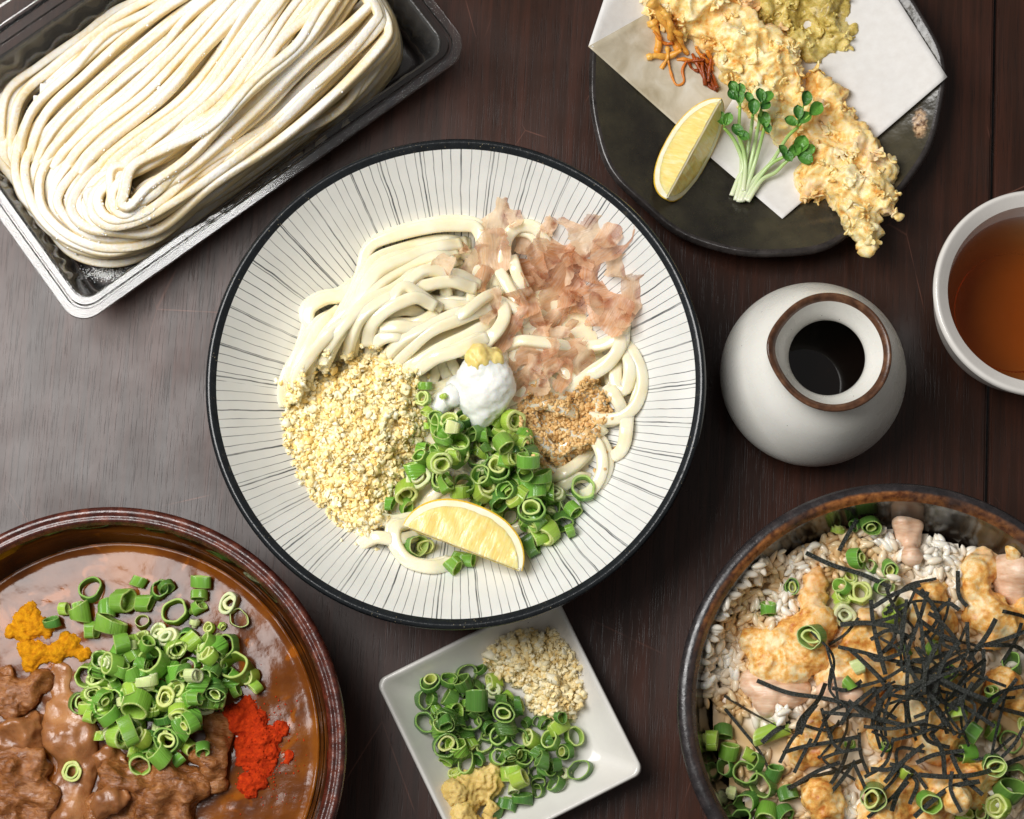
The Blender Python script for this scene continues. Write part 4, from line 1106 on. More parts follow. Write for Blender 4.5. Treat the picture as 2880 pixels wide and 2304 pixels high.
# x, y, size (crop B pixels), heading, tilt
bl = '''620 170 300 80 10;760 160 260 110 15;590 470 330 95 25;430 560 260 60 45;300 480 220 100 55;150 590 300 -20 40;480 720 330 80 20;560 950 320 70 15;
1080 230 220 85 20;1260 250 280 -25 15;1430 350 380 20 15;1620 420 340 40 15;1560 330 260 60 20;1660 620 260 80 20;1780 830 330 85 20;1740 980 330 70 15;1560 860 380 15 25;1500 1010 330 100 35;1650 1060 300 60 20;
880 430 280 80 50;1000 500 300 40 45;920 620 340 20 30;960 760 300 60 40;1100 420 300 10 35;1200 500 330 -15 25;1330 480 300 30 25;1240 640 320 50 35;1090 700 280 90 50;1130 830 280 20 40;1290 780 300 70 40;1440 640 280 80 30;
820 900 300 110 30;900 1040 330 20 20;1040 1080 300 40 25;1180 980 320 60 35;1290 930 300 80 40;1080 1180 280 10 15;1250 1120 220 80 30;760 1060 280 30 20;700 1180 260 60 15;
980 1330 330 20 20;1180 1370 330 30 15;1300 1430 300 60 20;780 1370 240 80 30;880 1480 300 60 25;1050 1500 320 40 20;1190 1560 280 70 20;960 1640 260 110 30;820 1640 260 70 25'''
bl_ = [[float(q) for q in it.split()] for it in bl.split(';')]
for q in list(bl_):
    if 760 < q[0] < 1560 and q[1] < 1200 and rng.random() < 0.55: bl_.append([q[0] + rng.gauss(0, 55), q[1] + rng.gauss(0, 55), q[2] * rng.uniform(0.5, 0.95), rng.uniform(0, 180), rng.uniform(25, 70)])
for x, y, s, hd, tl in bl_:
    px, py = x / 3.08 + 1200, y / 3.08 + 560
    p = U.px(px, py, 0.055); d = s / 3.08 * mpp(p.z) * rng.uniform(0.95, 1.5)
    base = U.stat(p.x, p.y, d * 0.28, 66)
    o = link('bonito_flake', BM[rng.randrange(len(BM))])
    ta = rng.uniform(0, 6.28); t_ = math.radians(tl) * rng.uniform(0.5, 1.0)
    ax = Vector((math.sin(t_) * math.cos(ta), math.sin(t_) * math.sin(ta), math.cos(t_)))
    o.rotation_mode = 'QUATERNION'; o.rotation_quaternion = Vector((0, 0, 1)).rotation_difference(ax) @ Quaternion((0, 0, 1), math.radians(hd))
    o.location = (p.x, p.y, base + d * 0.05); o.scale = (d, d, d)
    U.put(p.x, p.y, d * 0.22, base + 0.0018)
    wh = ('lying on the sesame seeds' if py > 970 else 'at the upper left of the flake pile' if px < 1400 else 'fanned at the right edge of the flake pile' if px > 1660 else 'standing at the top of the flake pile' if py < 660 else 'in the middle of the flake pile')
    sz_ = 'wide' if s > 310 else 'small' if s < 230 else 'medium'
    wh += ' on the left' if px < 1480 and 'middle' in wh else ' on the right' if px > 1590 and 'middle' in wh else ''
    tag(o, f'{sz_} thin pinkish bonito flake {wh}', 'bonito flake', 'bonito flakes in the striped bowl')

# ------------------------------------------------------------------ lemon wedges
def rind_mat():
    t = NT('lemon_rind'); c = t.ramp(t.noise(120, 4), [(0.3, S(232, 178, 36)), (0.7, S(246, 206, 66))])
    return t.fin(c, 0.35, t.bump(t.voro(900), 0.35, 0.0006), sss=0.2, sss_s=0.002)
def pith_mat():
    t = NT('lemon_pith'); return t.fin(t.ramp(t.noise(200, 3), [(0.3, S(246, 234, 190)), (0.7, S(252, 246, 222))]), 0.55, t.bump(t.noise(500, 3), 0.25, 0.0005), sss=0.4, sss_s=0.002, sss_r=(1, .9, .6))
def flesh_mat():
    t = NT('lemon_flesh')
    n = t.noise(1.0, 3, 0.6, vec=t.mapped((620, 110, 110), vec=t.co('Object')), dist=0.6)
    c = t.ramp(n, [(0.3, S(246, 212, 118)), (0.55, S(250, 228, 150)), (0.8, S(253, 242, 196))])
    return t.fin(c, 0.16, t.bump(n, 0.35, 0.0008, t.bump(t.noise(110, 2), 0.4, 0.0012)), sss=0.7, sss_r=(1, .75, .25), sss_s=0.004, spec=0.6)
RND, PTH, FLS = rind_mat(), pith_mat(), flesh_mat()
def lemon(name, label, a, b, ang, mtx, where_group=None):
    """wedge of a lemon: long axis x, core edge on the axis, cut faces at +-ang/2 about -z"""
    o = thing(name, label, 'lemon'); o.matrix_world = mtx
    NX, NA = 40, 12
    def rad(x):
        u = abs(x) / a; return b * math.sqrt(max(0.0, 1 - u ** 2.3)) * (1.0) + 0.0
    xs_ = [a * math.sin(math.pi / 2 * (2 * i / (NX - 1) - 1)) for i in range(NX)]
    def P3(x, r, th): return (x, r * math.sin(th), -r * math.cos(th))
    v = []; f = []
    for i, x in enumerate(xs_):
        for j in range(NA):
            th = -ang / 2 + ang * j / (NA - 1); r = rad(x) + 0.00015 * mn.noise(Vector((x * 300, th * 4, 0)))
            v.append(P3(x, r, th))
    for i in range(NX - 1):
        for j in range(NA - 1): f.append((i * NA + j, (i + 1) * NA + j, (i + 1) * NA + j + 1, i * NA + j + 1))
    k0 = len(v)
    for i, x in enumerate(xs_):          # rind thickness, seen at the cut
        for j in range(NA):
            th = -ang / 2 + ang * j / (NA - 1); v.append(P3(x * 0.985, max(0, rad(x) - 0.0009), th))
    for i in range(NX - 1):
        for j in (0, NA - 1): f.append((i * NA + j, (i + 1) * NA + j, k0 + (i + 1) * NA + j, k0 + i * NA + j))
    link('rind', mesh('rind', v, f), RND, o)
    for s in (-1, 1):
        th = s * ang / 2; pv = []; pf = []; fv = []; ff = []
        nrm = Vector((0, math.cos(th) * s, math.sin(th) * s))
        NR = 9
        for i, x in enumerate(xs_):
            R0 = max(0.0, rad(x) - 0.0008); pt = 0.0027 * (1 + 0.25 * mn.noise(Vector((x * 200, s, 0)))) + 0.002 * (abs(x) / a) ** 4
            R1 = max(0.0, R0 - pt)
            for k in range(4):
                r = (R0, R1, R1 * 0.5, 0.0)[k]; q = Vector(P3(x * 0.985, r, th)) + nrm * 0.0001; pv.append(tuple(q))
            for k in range(NR):
                r = R1 * (1 - k / (NR - 1)); x2 = x * 0.955
                h_ = 0.0007 * (1 if 0 < k else 0) * mn.noise(Vector((x * 160, r * 160, s * 3))) + (0.0008 if k > 0 else 0.0001)
                q = Vector(P3(x2, r, th)) + nrm * h_; fv.append(tuple(q))
        for i in range(NX - 1):
            for k in range(3): pf.append((i * 4 + k, (i + 1) * 4 + k, (i + 1) * 4 + k + 1, i * 4 + k + 1))
            for k in range(NR - 1): ff.append((i * NR + k, (i + 1) * NR + k, (i + 1) * NR + k + 1, i * NR + k + 1))
        # pith also closes the ends under the flesh
        link('pith', mesh('pith', pv, pf), PTH, o); link('flesh', mesh('flesh', fv, ff), FLS, o)
    # white core membrane along the edge
    tv, tf = tube(np.array([(x * 0.97, 0, -0.0006) for x in xs_[1:-1]]), 0.0007, 0.0007, 6, 2, cap=True); link('core', mesh('core', tv, tf), PTH, o)
    return o
def frame(xdir, zdir, loc):
    x = Vector(xdir).normalized(); z = Vector(zdir); z = (z - x * z.dot(x)).normalized(); y = z.cross(x)
    return Matrix(((x.x, y.x, z.x, loc[0]), (x.y, y.y, z.y, loc[1]), (x.z, y.z, z.z, loc[2]), (0, 0, 0, 1)))
# wedge in the bowl: one cut face looks up at the camera, rind away to the upper right
e0, e1 = U.px(1139, 1482, 0.05), U.px(1462, 1606, 0.05)
zc = max(U.stat(e0.x, e0.y, 0.006, 70), U.stat(e1.x, e1.y, 0.006, 60)) + 0.010
e0, e1 = P(1139, 1480, zc + 0.002), P(1462, 1604, zc)
xd = (e1 - e0); La = xd.length / 2 * 1.0
perp = Vector((-xd.y, xd.x, 0)).normalized()            # toward the rind in the picture
angw = math.radians(58)
# face (+ang/2) normal up: rotate so that -z of the wedge points to perp and down by ang/2
zdir = -(perp * math.cos(angw / 2) + Vector((0, 0, -1)) * math.sin(angw / 2))
cen = (e0 + e1) / 2
lemon('lemon_wedge', 'juicy lemon wedge lying on its cut side in the striped bowl', La * 1.04, 128 * mpp(zc), angw, frame(xd, zdir, cen))
# ================================================================== TRAY: FLOURED RAW NOODLES
T = HM(tcn.x, tcn.y, 0.135, lambda X, Y: np.full(X.shape, 0.0025))
G = [
 [(900, -120), (520, 10), (300, 140), (130, 280), (10, 440), (-15, 680), (50, 890), (170, 1050), (330, 1150), (540, 1190), (760, 1120), (1050, 915), (1350, 700), (1600, 510), (1750, 350), (1800, 240), (1765, 80), (1650, -80)],
 [(1150, -120), (900, 100), (740, 250), (560, 420), (350, 590), (200, 760), (180, 900), (230, 1000), (350, 1090), (520, 1130), (720, 1080), (1000, 900), (1300, 690), (1560, 480), (1750, 270), (1785, 170), (1735, 40), (1620, -100)],
 [(1330, -120), (1180, 60), (1040, 270), (880, 470), (640, 660), (470, 790), (370, 880), (350, 960), (400, 1030), (500, 1060), (680, 1020), (960, 850), (1260, 640), (1520, 420), (1730, 200), (1760, 110), (1700, -10), (1580, -130)],
 [(1500, -120), (1330, 80), (1200, 270), (1020, 480), (800, 640), (620, 760), (510, 840), (470, 920), (490, 985), (560, 1000), (700, 940), (930, 790), (1210, 570), (1480, 330), (1690, 110), (1705, 40), (1640, -60), (1520, -160)],
 [(1650, -120), (1480, 60), (1350, 220), (1180, 400), (980, 570), (780, 720), (650, 800), (580, 870), (560, 920), (600, 930), (690, 860), (860, 700), (1110, 450), (1360, 210), (1600, 40), (1640, -20), (1580, -90), (1450, -180)]]
G = np.array(G, float)
def in_tray(p):
    q = p - Vector((tcn.x, tcn.y, 0)); a, b = q.dot(tu), q.dot(tv); k = 0.0140 + 0.0030 * max(0, 1 - p.z / 0.03)
    a = max(-(TL / 2 - k), min(TL / 2 - k, a)); b = max(-(TW / 2 - k), min(TW / 2 - k, b))
    r = Vector((tcn.x, tcn.y, 0)) + tu * a + tv * b; return Vector((r.x, r.y, p.z))
CLAMP[id(T)] = in_tray
# raw noodles packed under the strands that show
fp = [(x / K1, y / K1) for x, y in G[0]] + [(700, -150), (560, -60)]
cg = np.array([[P(x, y, 0.01)[0], P(x, y, 0.01)[1]] for x, y in fp]); cc_ = cg.mean(0); cg = cc_ + (cg - cc_) * 0.80
mk_ = np.zeros(T.X.shape, bool)
for i in range(0, T.n, 4):
    for j in range(0, T.n, 4):
        if inpoly(T.X[i, j], T.Y[i, j], [tuple(q) for q in cg]): mk_[i:i + 4, j:j + 4] = True
grid_mass(T, np.full(T.X.shape, 0.021), mk_, 'noodle_mass', RAWN, 'packed raw noodles at the bottom of the tray bundle', 'noodles', 4)
T.h = np.where(mk_, 0.021, T.h)
def guide(s):
    u = s * (len(G) - 1); i = min(int(u), len(G) - 2); t = u - i
    return G[i] * (1 - t) + G[i + 1] * t
def where_t(px, py):
    return ''
def raw(s, jit, lo=0, hi=18, look='floured raw noodle', w=0.00235, seedz=0.0, scale=1.0):
    g = guide(s)[lo:hi].copy()
    ph = rng.uniform(0, 6.28)
    for k in range(len(g)):
        g[k] += np.array([math.sin(k * 0.55 + ph), math.cos(k * 0.48 + ph * 1.3)]) * jit
    if scale != 1.0:
        c = np.array([830.0, 520.0]); g = c + (g - c) * scale
    pts = [(x / K1, y / K1) for x, y in g]
    place = ('on the outer side of the bundle' if s < 0.25 else 'in the outer half of the bundle' if s < 0.5 else 'in the inner half of the bundle' if s < 0.8 else 'in the innermost fold of the bundle')
    strand(T, pts, w, w * rng.uniform(0.84, 0.98), 'raw_noodle', RAWN, 'floured raw noodles in the tray', sig=12, seedz=seedz, wherefn=lambda a, b: place, look=look)
ORD = 'first second third fourth fifth sixth seventh eighth ninth tenth eleventh twelfth thirteenth fourteenth fifteenth sixteenth seventeenth eighteenth nineteenth twentieth twenty-first twenty-second twenty-third twenty-fourth twenty-fifth twenty-sixth twenty-seventh twenty-eighth twenty-ninth thirtieth'.split()
def raw_order():
    # lower layers, slightly pulled in, then the fanned upper arm
    for k in range(6): raw((k + rng.uniform(0.1, 0.9)) / 6, 14, look=f'{ORD[k]} raw noodle of the lowest layer,', seedz=-0.0006, scale=0.90)
    for k in range(11): raw((k + rng.uniform(0.1, 0.9)) / 11 * 0.98, 10, look=f'{ORD[k]} raw noodle of the middle layer,', seedz=-0.0008)
    for k in range(13): raw((k + 0.5) / 13 * 0.98, 12, 0, 7, look=f'{ORD[k]} noodle low in the fan,', seedz=-0.001)
    for k in range(9):
        o_ = -70 + 140 * k / 8
        pts = [(x + o_ * 0.62 + rng.gauss(0, 6), y + o_ * 0.78 + rng.gauss(0, 6)) for x, y in [(640, 880), (790, 770), (1000, 610), (1220, 390), (1420, 170), (1540, 10)]]
        strand(T, [(x / K1, y / K1) for x, y in pts], 0.0026, 0.0024, 'raw_noodle', RAWN, 'floured raw noodles in the tray', sig=12, wherefn=lambda a, b: ORD[k] + ' from the left inside the fold of the tray bundle', look='straight floured raw noodle,')
    order = sorted([(k + rng.uniform(0.25, 0.75)) / 30 for k in range(30)], key=lambda s_: s_ + rng.uniform(-0.12, 0.12))
    rk = {s: i for i, s in enumerate(sorted(order))}
    for s in order: raw(s, 6, look=f'{ORD[rk[s]]} long floured raw noodle counted inward,', seedz=-0.0004)
    # strands of the wide upper arm only
    for k in range(14): raw((k + 0.5) / 14 * 0.6, 9, 0, 6, look=f'{ORD[k]} short floured noodle of the fan,', seedz=-0.0008)
raw_order()
# loose flour clinging on top: too fine to count
def flour_mat():
    t = NT('white_flour'); return t.fin(S(250, 248, 244), 0.9, t.bump(t.noise(1500, 3), 0.6, 0.0004), sss=0.2, sss_s=0.001)
bm = bmesh.new(); bmesh.ops.create_icosphere(bm, subdivisions=1, radius=0.5)
iv = np.array([tuple(x.co) for x in bm.verts]); fi = np.array([[x.index for x in p.verts] for p in bm.faces]); bm.free()
prt = []
for k in range(5200):
    if rng.random() < 0.82:
        g = guide(min(1, max(0, rng.gauss(0.62, 0.3)))); u = rng.uniform(0, 13); i = int(u); q = g[i] * (1 - (u - i)) + g[i + 1] * (u - i); x, y = q[0] + rng.gauss(0, 26), q[1] + rng.gauss(0, 26)
    else: x, y = rng.gauss(800, 260), rng.gauss(640, 190)
    if mn.noise(Vector((x * 0.006, y * 0.006, 4))) < -0.12: continue
    p = T.px(x / K1, y / K1, 0.035); s = rng.uniform(0.0003, 0.0011) * (1.7 if rng.random() < 0.06 else 1)
    if p.z < 0.01: continue
    prt.append((iv * np.array([1, 1, 0.6]) * s * (1 + 0.5 * nr.rand(len(iv), 1)) + np.array([p.x, p.y, T.stat(p.x, p.y, 0.0006, 30) + s * 0.05]), fi, (1, 1, 1)))
for k in range(420):      # flour spilt on the tray floor near the corner
    x, y = rng.gauss(470, 60), rng.gauss(1238, 14); p = P(x / K1, y / K1, 0.003); s = rng.uniform(0.0003, 0.0009)
    prt.append((iv * s + np.array([p.x, p.y, 0.0028]), fi, (1, 1, 1)))
v, f, c = merge(prt)
tag(link('flour', mesh('flour', v, f), flour_mat(), None, 'stuff'), 'loose white flour dusting the raw noodles in the tray', 'flour')
# ================================================================== SQUARE DISH CONTENTS
def dfn(X, Y):
    ca, sa = math.cos(-SANG), math.sin(-SANG); x = (X - SQX) * ca - (Y - SQY) * sa; y = (X - SQX) * sa + (Y - SQY) * ca
    m = np.maximum(np.abs(x), np.abs(y)); return SF + np.clip((m - SFH - 0.002) / (SH - SFH - 0.004), 0, 1) * (SZ - SF)
DH = HM(SQX, SQY, 0.075, dfn)
E5 = lambda L: [(x / 2.629 + 1020, y / 2.629 + 1680) for x, y in L]
dpoly = E5([(900, 420), (1000, 300), (1180, 240), (1400, 240), (1520, 360), (1620, 560), (1640, 760), (1560, 900), (1380, 900), (1230, 820), (1180, 680), (1060, 640), (930, 560)])
crumbs(DH, dpoly, 1100, 0.008, 'batter_bits', 'small heap of fried batter bits in the square dish', colors=[S(254, 240, 196), S(252, 234, 182), S(255, 246, 214), S(246, 220, 156)], smax=0.0046)
ds = '''500 640 150 D 35 90;645 620 130 D 40 80;770 570 160 D 15;870 540 100 D 60;455 760 150 D 30;540 830 90 G 75;650 740 170 D 76 150;760 700 110 D 70;845 760 190 D 76 90;970 620 120 L 60;975 690 130 W 20;1080 740 110 L 70;
460 930 170 D 15;610 930 120 D 60;780 920 190 D 15;920 860 130 D 80;1040 850 160 D 15;1150 800 140 D 85 0;1010 1030 150 G 20;1150 1040 150 D 15;1245 1050 150 L 50;930 960 120 D;620 1090 190 D 15;800 1080 120 L 76;700 1040 80 D;620 1210 110 G;
770 1230 160 G 30;860 1190 130 D 60;690 1310 120 L 60;1000 1180 130 G 20;1185 1190 150 D 25;1090 1170 100 D;1330 1200 140 D 76 160;1110 1290 190 L 85 95;1160 1340 150 L 76;1440 960 190 L 85 120;1460 890 100 D;1390 1060 150 G 40;1560 1030 150 G 25;1500 1140 130 D 60;
1420 1240 100 D;1480 1300 120 W 30;1610 1280 160 D 25;1425 1380 140 D 60 150;1280 1300 100 D;1300 1360 120 D;1120 1410 120 W 60;1180 1490 170 D 80 90;1300 1430 110 D 40;1070 1530 140 D 80;980 1580 120 D;1340 930 110 D 50;1210 930 90 D;1280 920 80 D'''
def wd(px, py):
    if py < 1960 and px < 1330: return 'at the upper left of the square dish heap'
    if px > 1560: return 'at the right end of the square dish heap'
    if py > 2170: return 'near the ginger in the square dish'
    if py < 2070 and px > 1400: return 'below the square dish batter bits'
    return 'in the middle of the square dish heap'
k_ = 0
hp = E5([(450, 650), (850, 600), (1150, 860), (1500, 1000), (1500, 1250), (1200, 1450), (1000, 1200), (650, 1150), (480, 900)])
jn = []
while k_ < 42:
    x, y = rng.uniform(1180, 1600), rng.uniform(1910, 2240)
    if inpoly(x, y, hp): k_ += 1; scallion(DH, x, y, rng.uniform(46, 62), rng.choice('DDDG'), rng.uniform(20, 90), rng.uniform(0, 360), wd(x, y), 'scallion rings in the square dish', join=jn, sink=0.7, z0=0.01)
scallion_layer(jn, 'chopped scallions lying under the top rings in the square dish')
for (x, y, d, k, t, a) in lst(ds, (1020, 1680), 2.629):
    scallion(DH, x, y, d, k, t, a, wd(x, y), 'scallion rings in the square dish', z0=0.012)
GING2 = paste_mat('ginger_paste', S(208, 174, 92), S(232, 206, 136), 0.4, 0.5, 320, 0.3, sr=(1, .7, .3))
v, f, n = lump(DH, [(950, 1290, 70), (880, 1350, 100), (780, 1400, 110), (680, 1440, 90), (960, 1400, 80), (900, 1450, 80), (780, 1520, 90), (740, 1620, 90), (800, 1700, 90), (960, 1560, 60), (950, 1640, 60)], (1020, 1680), 2.629, 0.5, voxel=0.0009, smooth=6, disp=((90, 0.0026), (260, 0.0016, 'r'), (700, 0.0007)), seed=9)
lumpobj('ginger_paste', v, f, GING2, 'tan lump of grated ginger at the bottom of the square dish', 'ginger')
# ================================================================== CURRY BOWL CONTENTS
def curry_mat():
    t = NT('curry_soup')
    n = t.noise(36, 4, 0.55, dist=0.6)
    c = t.ramp(n, [(0.3, S(84, 40, 6)), (0.52, S(114, 60, 12)), (0.72, S(146, 84, 20))])
    oil = t.ramp(t.noise(58, 3, 0.5, dist=1.0), [(0.60, 0.0), (0.66, 1.0)])
    c = t.mix(t.math('MULTIPLY', oil, 0.6), c, S(168, 92, 18))
    r = t.ramp(oil, [(0.0, 0.15), (1.0, 0.07)])
    nb = t.bump(t.noise(75, 3), 0.18, 0.0014, t.bump(t.noise(420, 3), 0.12, 0.0004))
    return t.fin(c, r, nb, sss=0.15, sss_s=0.002, spec=0.34)
cr_in = 0.0968
rr_ = np.linspace(0.0004, cr_in + 0.0012, 60)
def cur_z(x, y, r):
    return CLIQ + 0.0005 * mn.noise(Vector((x, y, 0)) * 60) + 0.0003 * mn.noise(Vector((x, y, 3)) * 170) + 0.0010 * max(0, (r - cr_in + 0.003) / 0.003) ** 2
v = []; f = []; NA_ = 140
for r in rr_:
    for k in range(NA_):
        a = 2 * math.pi * k / NA_; v.append((r * math.cos(a), r * math.sin(a), cur_z(r * math.cos(a), r * math.sin(a), r)))
for i in range(len(rr_) - 1):
    for k in range(NA_): k2 = (k + 1) % NA_; f.append((i * NA_ + k, (i + 1) * NA_ + k, (i + 1) * NA_ + k2, i * NA_ + k2))
b0 = len(v)
for r, z in ((0.0935, 0.0375), (0.083, 0.0268), (0.05, 0.0156), (0.0004, 0.0126)):
    for k in range(NA_): a = 2 * math.pi * k / NA_; v.append((r * math.cos(a), r * math.sin(a), z))
rows = len(v) // NA_
for i in range(len(rr_) - 1, rows - 1):
    for k in range(NA_): k2 = (k + 1) % NA_; f.append((i * NA_ + k, (i + 1) * NA_ + k, (i + 1) * NA_ + k2, i * NA_ + k2))
co_ = link('curry_soup', mesh('curry_soup', v, f), curry_mat()); co_.location = (CX, CY, 0); tag(co_, 'thick glossy brown curry soup filling the dark brown bowl', 'curry')
CH = HM(CX, CY, 0.11, lambda X, Y: np.full(X.shape, CLIQ))
def beef_mat():
    t = NT('braised_beef')
    fib = t.noise(1.0, 5, 0.65, vec=t.mapped((170, 420, 300), (0.2, 0.1, 0.5)), dist=1.2)
    big = t.noise(60, 4)
    c = t.ramp(t.math('ADD', t.math('MULTIPLY', fib, 0.55), t.math('MULTIPLY', big, 0.45)), [(0.33, S(92, 48, 18)), (0.5, S(150, 94, 48)), (0.7, S(200, 144, 92))])
    return t.fin(c, t.ramp(fib, [(0.3, 0.12), (0.7, 0.28)]), t.bump(fib, 0.7, 0.0016, t.bump(t.noise(500, 4), 0.3, 0.0006)), sss=0.2, sss_r=(1, .4, .2), sss_s=0.003, spec=0.6)
def tendon_mat():
    t = NT('braised_tendon')
    big = t.noise(48, 4, 0.55, dist=0.7)
    c = t.ramp(big, [(0.3, S(116, 68, 32)), (0.55, S(160, 106, 62)), (0.75, S(196, 144, 96))])
    return t.fin(c, t.ramp(t.noise(200, 3), [(0.35, 0.2), (0.65, 0.42)]), t.bump(t.noise(170, 5), 0.55, 0.0014), sss=0.3, sss_r=(1, .5, .25), sss_s=0.004, spec=0.6)
BEEF, TEND = beef_mat(), tendon_mat()
K4 = 1.908
def dense(pts, k=5):
    out = []
    for a, b in zip(pts, pts[1:]):
        for q in range(k): t = q / k; out.append(tuple(a[i] * (1 - t) + b[i] * t for i in range(3)))
    return out + [pts[-1]]
def meat(sph, zf, m, name, label, seed, sq=0.75, disp=((46, 0.0058, 'r'), (140, 0.0018), (420, 0.0007))):
    sph = [(x, y, r * 1.1) for x, y, r in sph]
    v, f, n = lump(CH, sph, (0, 1400), K4, zf + 0.1, voxel=0.0012, smooth=18, disp=disp, seed=seed, sq=sq)
    CH.splat(v); return lumpobj(name, v, f, m, label, 'beef', 'pieces of meat in the curry')
meat([(60, 1010, 90), (40, 1090, 80), (130, 1060, 70), (190, 980, 60)], 0.15, BEEF, 'beef_piece', 'ragged brown beef piece below the turmeric at the left edge', 1)
meat([(120, 1240, 90), (60, 1290, 70), (170, 1180, 60), (180, 1310, 50)], 0.1, TEND, 'beef_piece', 'soft brown beef piece at the left edge of the curry', 2)
meat([(70, 1430, 105), (180, 1440, 85), (110, 1550, 110), (220, 1590, 90), (80, 1680, 105), (200, 1700, 80)], 0.2, BEEF, 'beef_piece', 'shredded fibrous beef piece in the lower left of the curry', 3)
meat(dense([(330, 950, 72), (290, 1050, 66), (345, 1180, 88), (390, 1300, 110), (430, 1420, 120), (420, 1540, 130), (380, 1680, 120)]), -0.1, TEND, 'tendon_strip', 'long glossy tendon strip folded down the left side of the curry', 4, sq=0.55, disp=((40, 0.007), (90, 0.004), (220, 0.001)))
meat([(600, 1390, 62), (570, 1440, 50), (650, 1420, 45)], 0.05, TEND, 'beef_piece', 'small brown meat piece below the scallion heap in the curry', 5)
meat([(650, 1530, 110), (760, 1520, 110), (900, 1530, 120), (1000, 1560, 105), (620, 1640, 85), (820, 1650, 120), (960, 1670, 90), (540, 1690, 80), (700, 1720, 90)], 0.32, BEEF, 'beef_chunk', 'big browned beef chunk at the bottom of the curry bowl', 6)
meat([(1170, 1220, 66), (1180, 1320, 80), (1150, 1420, 84), (1165, 1530, 52), (1100, 1400, 62)], 0.3, BEEF, 'beef_chunk', 'upright browned beef chunk left of the red chili powder', 7)
meat([(640, 1590, 70), (700, 1540, 66), (580, 1640, 60)], 0.75, TEND, 'beef_flap', 'curled glossy flap of meat on the big beef chunk', 8, sq=0.5)
def powder(name, lo, hi):
    t = NT(name); c = t.ramp(t.noise(420, 5, 0.7), [(0.3, lo), (0.7, hi)])
    return t.fin(c, 0.85, t.bump(t.noise(1100, 4, 0.75), 0.9, 0.0012), spec=0.2)
TURM, CHIL = powder('turmeric_powder', S(196, 116, 4), S(248, 178, 20)), powder('chili_powder', S(168, 36, 4), S(232, 74, 14))
def spice(sph, m, name, label, seed, zf=-0.25):
    sph = [(x, y, r * 1.16) for x, y, r in sph]
    v, f, n = lump(CH, sph, (0, 1400), K4, zf, voxel=0.0008, smooth=12, disp=((110, 0.002), (330, 0.0012), (900, 0.0010)), seed=seed, sq=0.8)
    CH.splat(v); return lumpobj(name, v, f, m, label, 'spice', 'powdered spice on the curry')
spice([(165, 610, 46), (110, 660, 45), (60, 715, 34), (140, 710, 58), (200, 690, 62), (255, 710, 44)], TURM, 'turmeric_powder', 'upper lump of orange yellow turmeric powder on the curry', 1)
spice([(150, 820, 62), (220, 830, 68), (310, 820, 66), (390, 800, 58), (450, 830, 40), (180, 880, 50), (350, 770, 44)], TURM, 'turmeric_powder', 'lower lump of orange yellow turmeric powder beside the scallions', 2)
spice([(1330, 1110, 52), (1260, 1190, 76), (1350, 1200, 80), (1390, 1280, 84), (1320, 1310, 60), (1330, 1400, 66), (1410, 1380, 80), (1430, 1460, 50), (1460, 1270, 50)], CHIL, 'chili_powder', 'heap of bright red chili powder on the right of the curry', 3)
spice([(1340, 1545, 48), (1380, 1520, 40), (1340, 1580, 34)], CHIL, 'chili_powder', 'small separate lump of red chili powder below the red heap', 4)
spice([(1555, 1385, 24), (1550, 1410, 20)], CHIL, 'chili_powder', 'tiny crumb of red chili powder right of the red heap', 5)
spice([(1505, 1230, 26), (1520, 1260, 22)], CHIL, 'chili_powder', 'small crumb of red chili powder at the upper right of the heap', 6)
# stray grains of chili in the soup
prt = []
for k in range(260):
    a = rng.gauss(0, 1); x, y = 1430 + rng.gauss(0, 95), 1330 + rng.gauss(0, 150)
    p = P(x / K4, 1400 + y / K4, CLIQ); s = rng.uniform(0.0003, 0.0011)
    prt.append((iv * s + np.array([p.x, p.y, CH.at(p.x, p.y) + s * 0.1]), fi, (1, 1, 1)))
v, f, c = merge(prt); tag(link('chili_grains', mesh('chili_grains', v, f), CHIL, None, 'stuff'), 'scattered red chili grains around the chili heap in curry', 'spice')
cur = '''500 495 130 D 25 100;750 455 80 G 82 60;860 500 105 D 35;900 480 110 D 70;670 560 140 G 66 0;1085 455 105 G 82 90;1075 525 100 G 80 -90;1065 590 80 G 76;350 600 70 L 85 0;580 600 105 G 76;440 620 115 G 80 100;785 570 100 G 70;945 620 145 G 10;1235 570 125 W 10;1285 650 110 T 15;
610 690 165 G 80 80;770 670 80 T 15;495 715 100 G 85 0;1050 670 60 W 70;290 670 100 D 70;670 790 115 G 70;720 790 60 W 82;800 785 110 G 50 60;1035 770 95 L 82;1115 790 115 G 60;1130 850 110 L 50;1235 800 130 D 35;720 855 105 G 80;620 900 130 G 60;
475 955 125 G 15;660 920 90 G;715 950 110 G 76;995 940 100 D 40;1155 930 95 D 60;1350 960 100 L 30;1375 1015 80 L 60;1270 1035 85 G 76;715 1025 100 L 76;625 1000 95 G 80;580 1080 110 G 60;425 1100 110 D 30;480 1130 115 L 76 90;500 1170 80 L 86;895 1080 120 L 20;965 1040 120 L 30;
1050 1080 80 G 86 0;1125 1100 95 G 86;1195 1100 80 G 80;665 1095 70 W 86;970 1150 115 L 50 -80;610 1170 120 G 70;680 1200 80 W 84 90;1070 1210 115 G 55;930 1250 105 L 20;770 1290 115 L 40;650 1280 130 L 60;540 1285 70 L 86;720 1355 95 L 80;860 1380 130 G 76;770 1430 120 G 25 -60;965 1400 70 G 86;1020 1340 90 L 60;1095 1345 80 G 70;
770 1110 155 G 55 -100;700 1250 155 G 80;920 1300 140 D 20;915 755 125 W 30;845 890 160 G 35;825 985 140 W 80 95;1085 965 100 W 66 0;1280 920 165 G 25;1195 690 50 L;1130 700 60 L'''
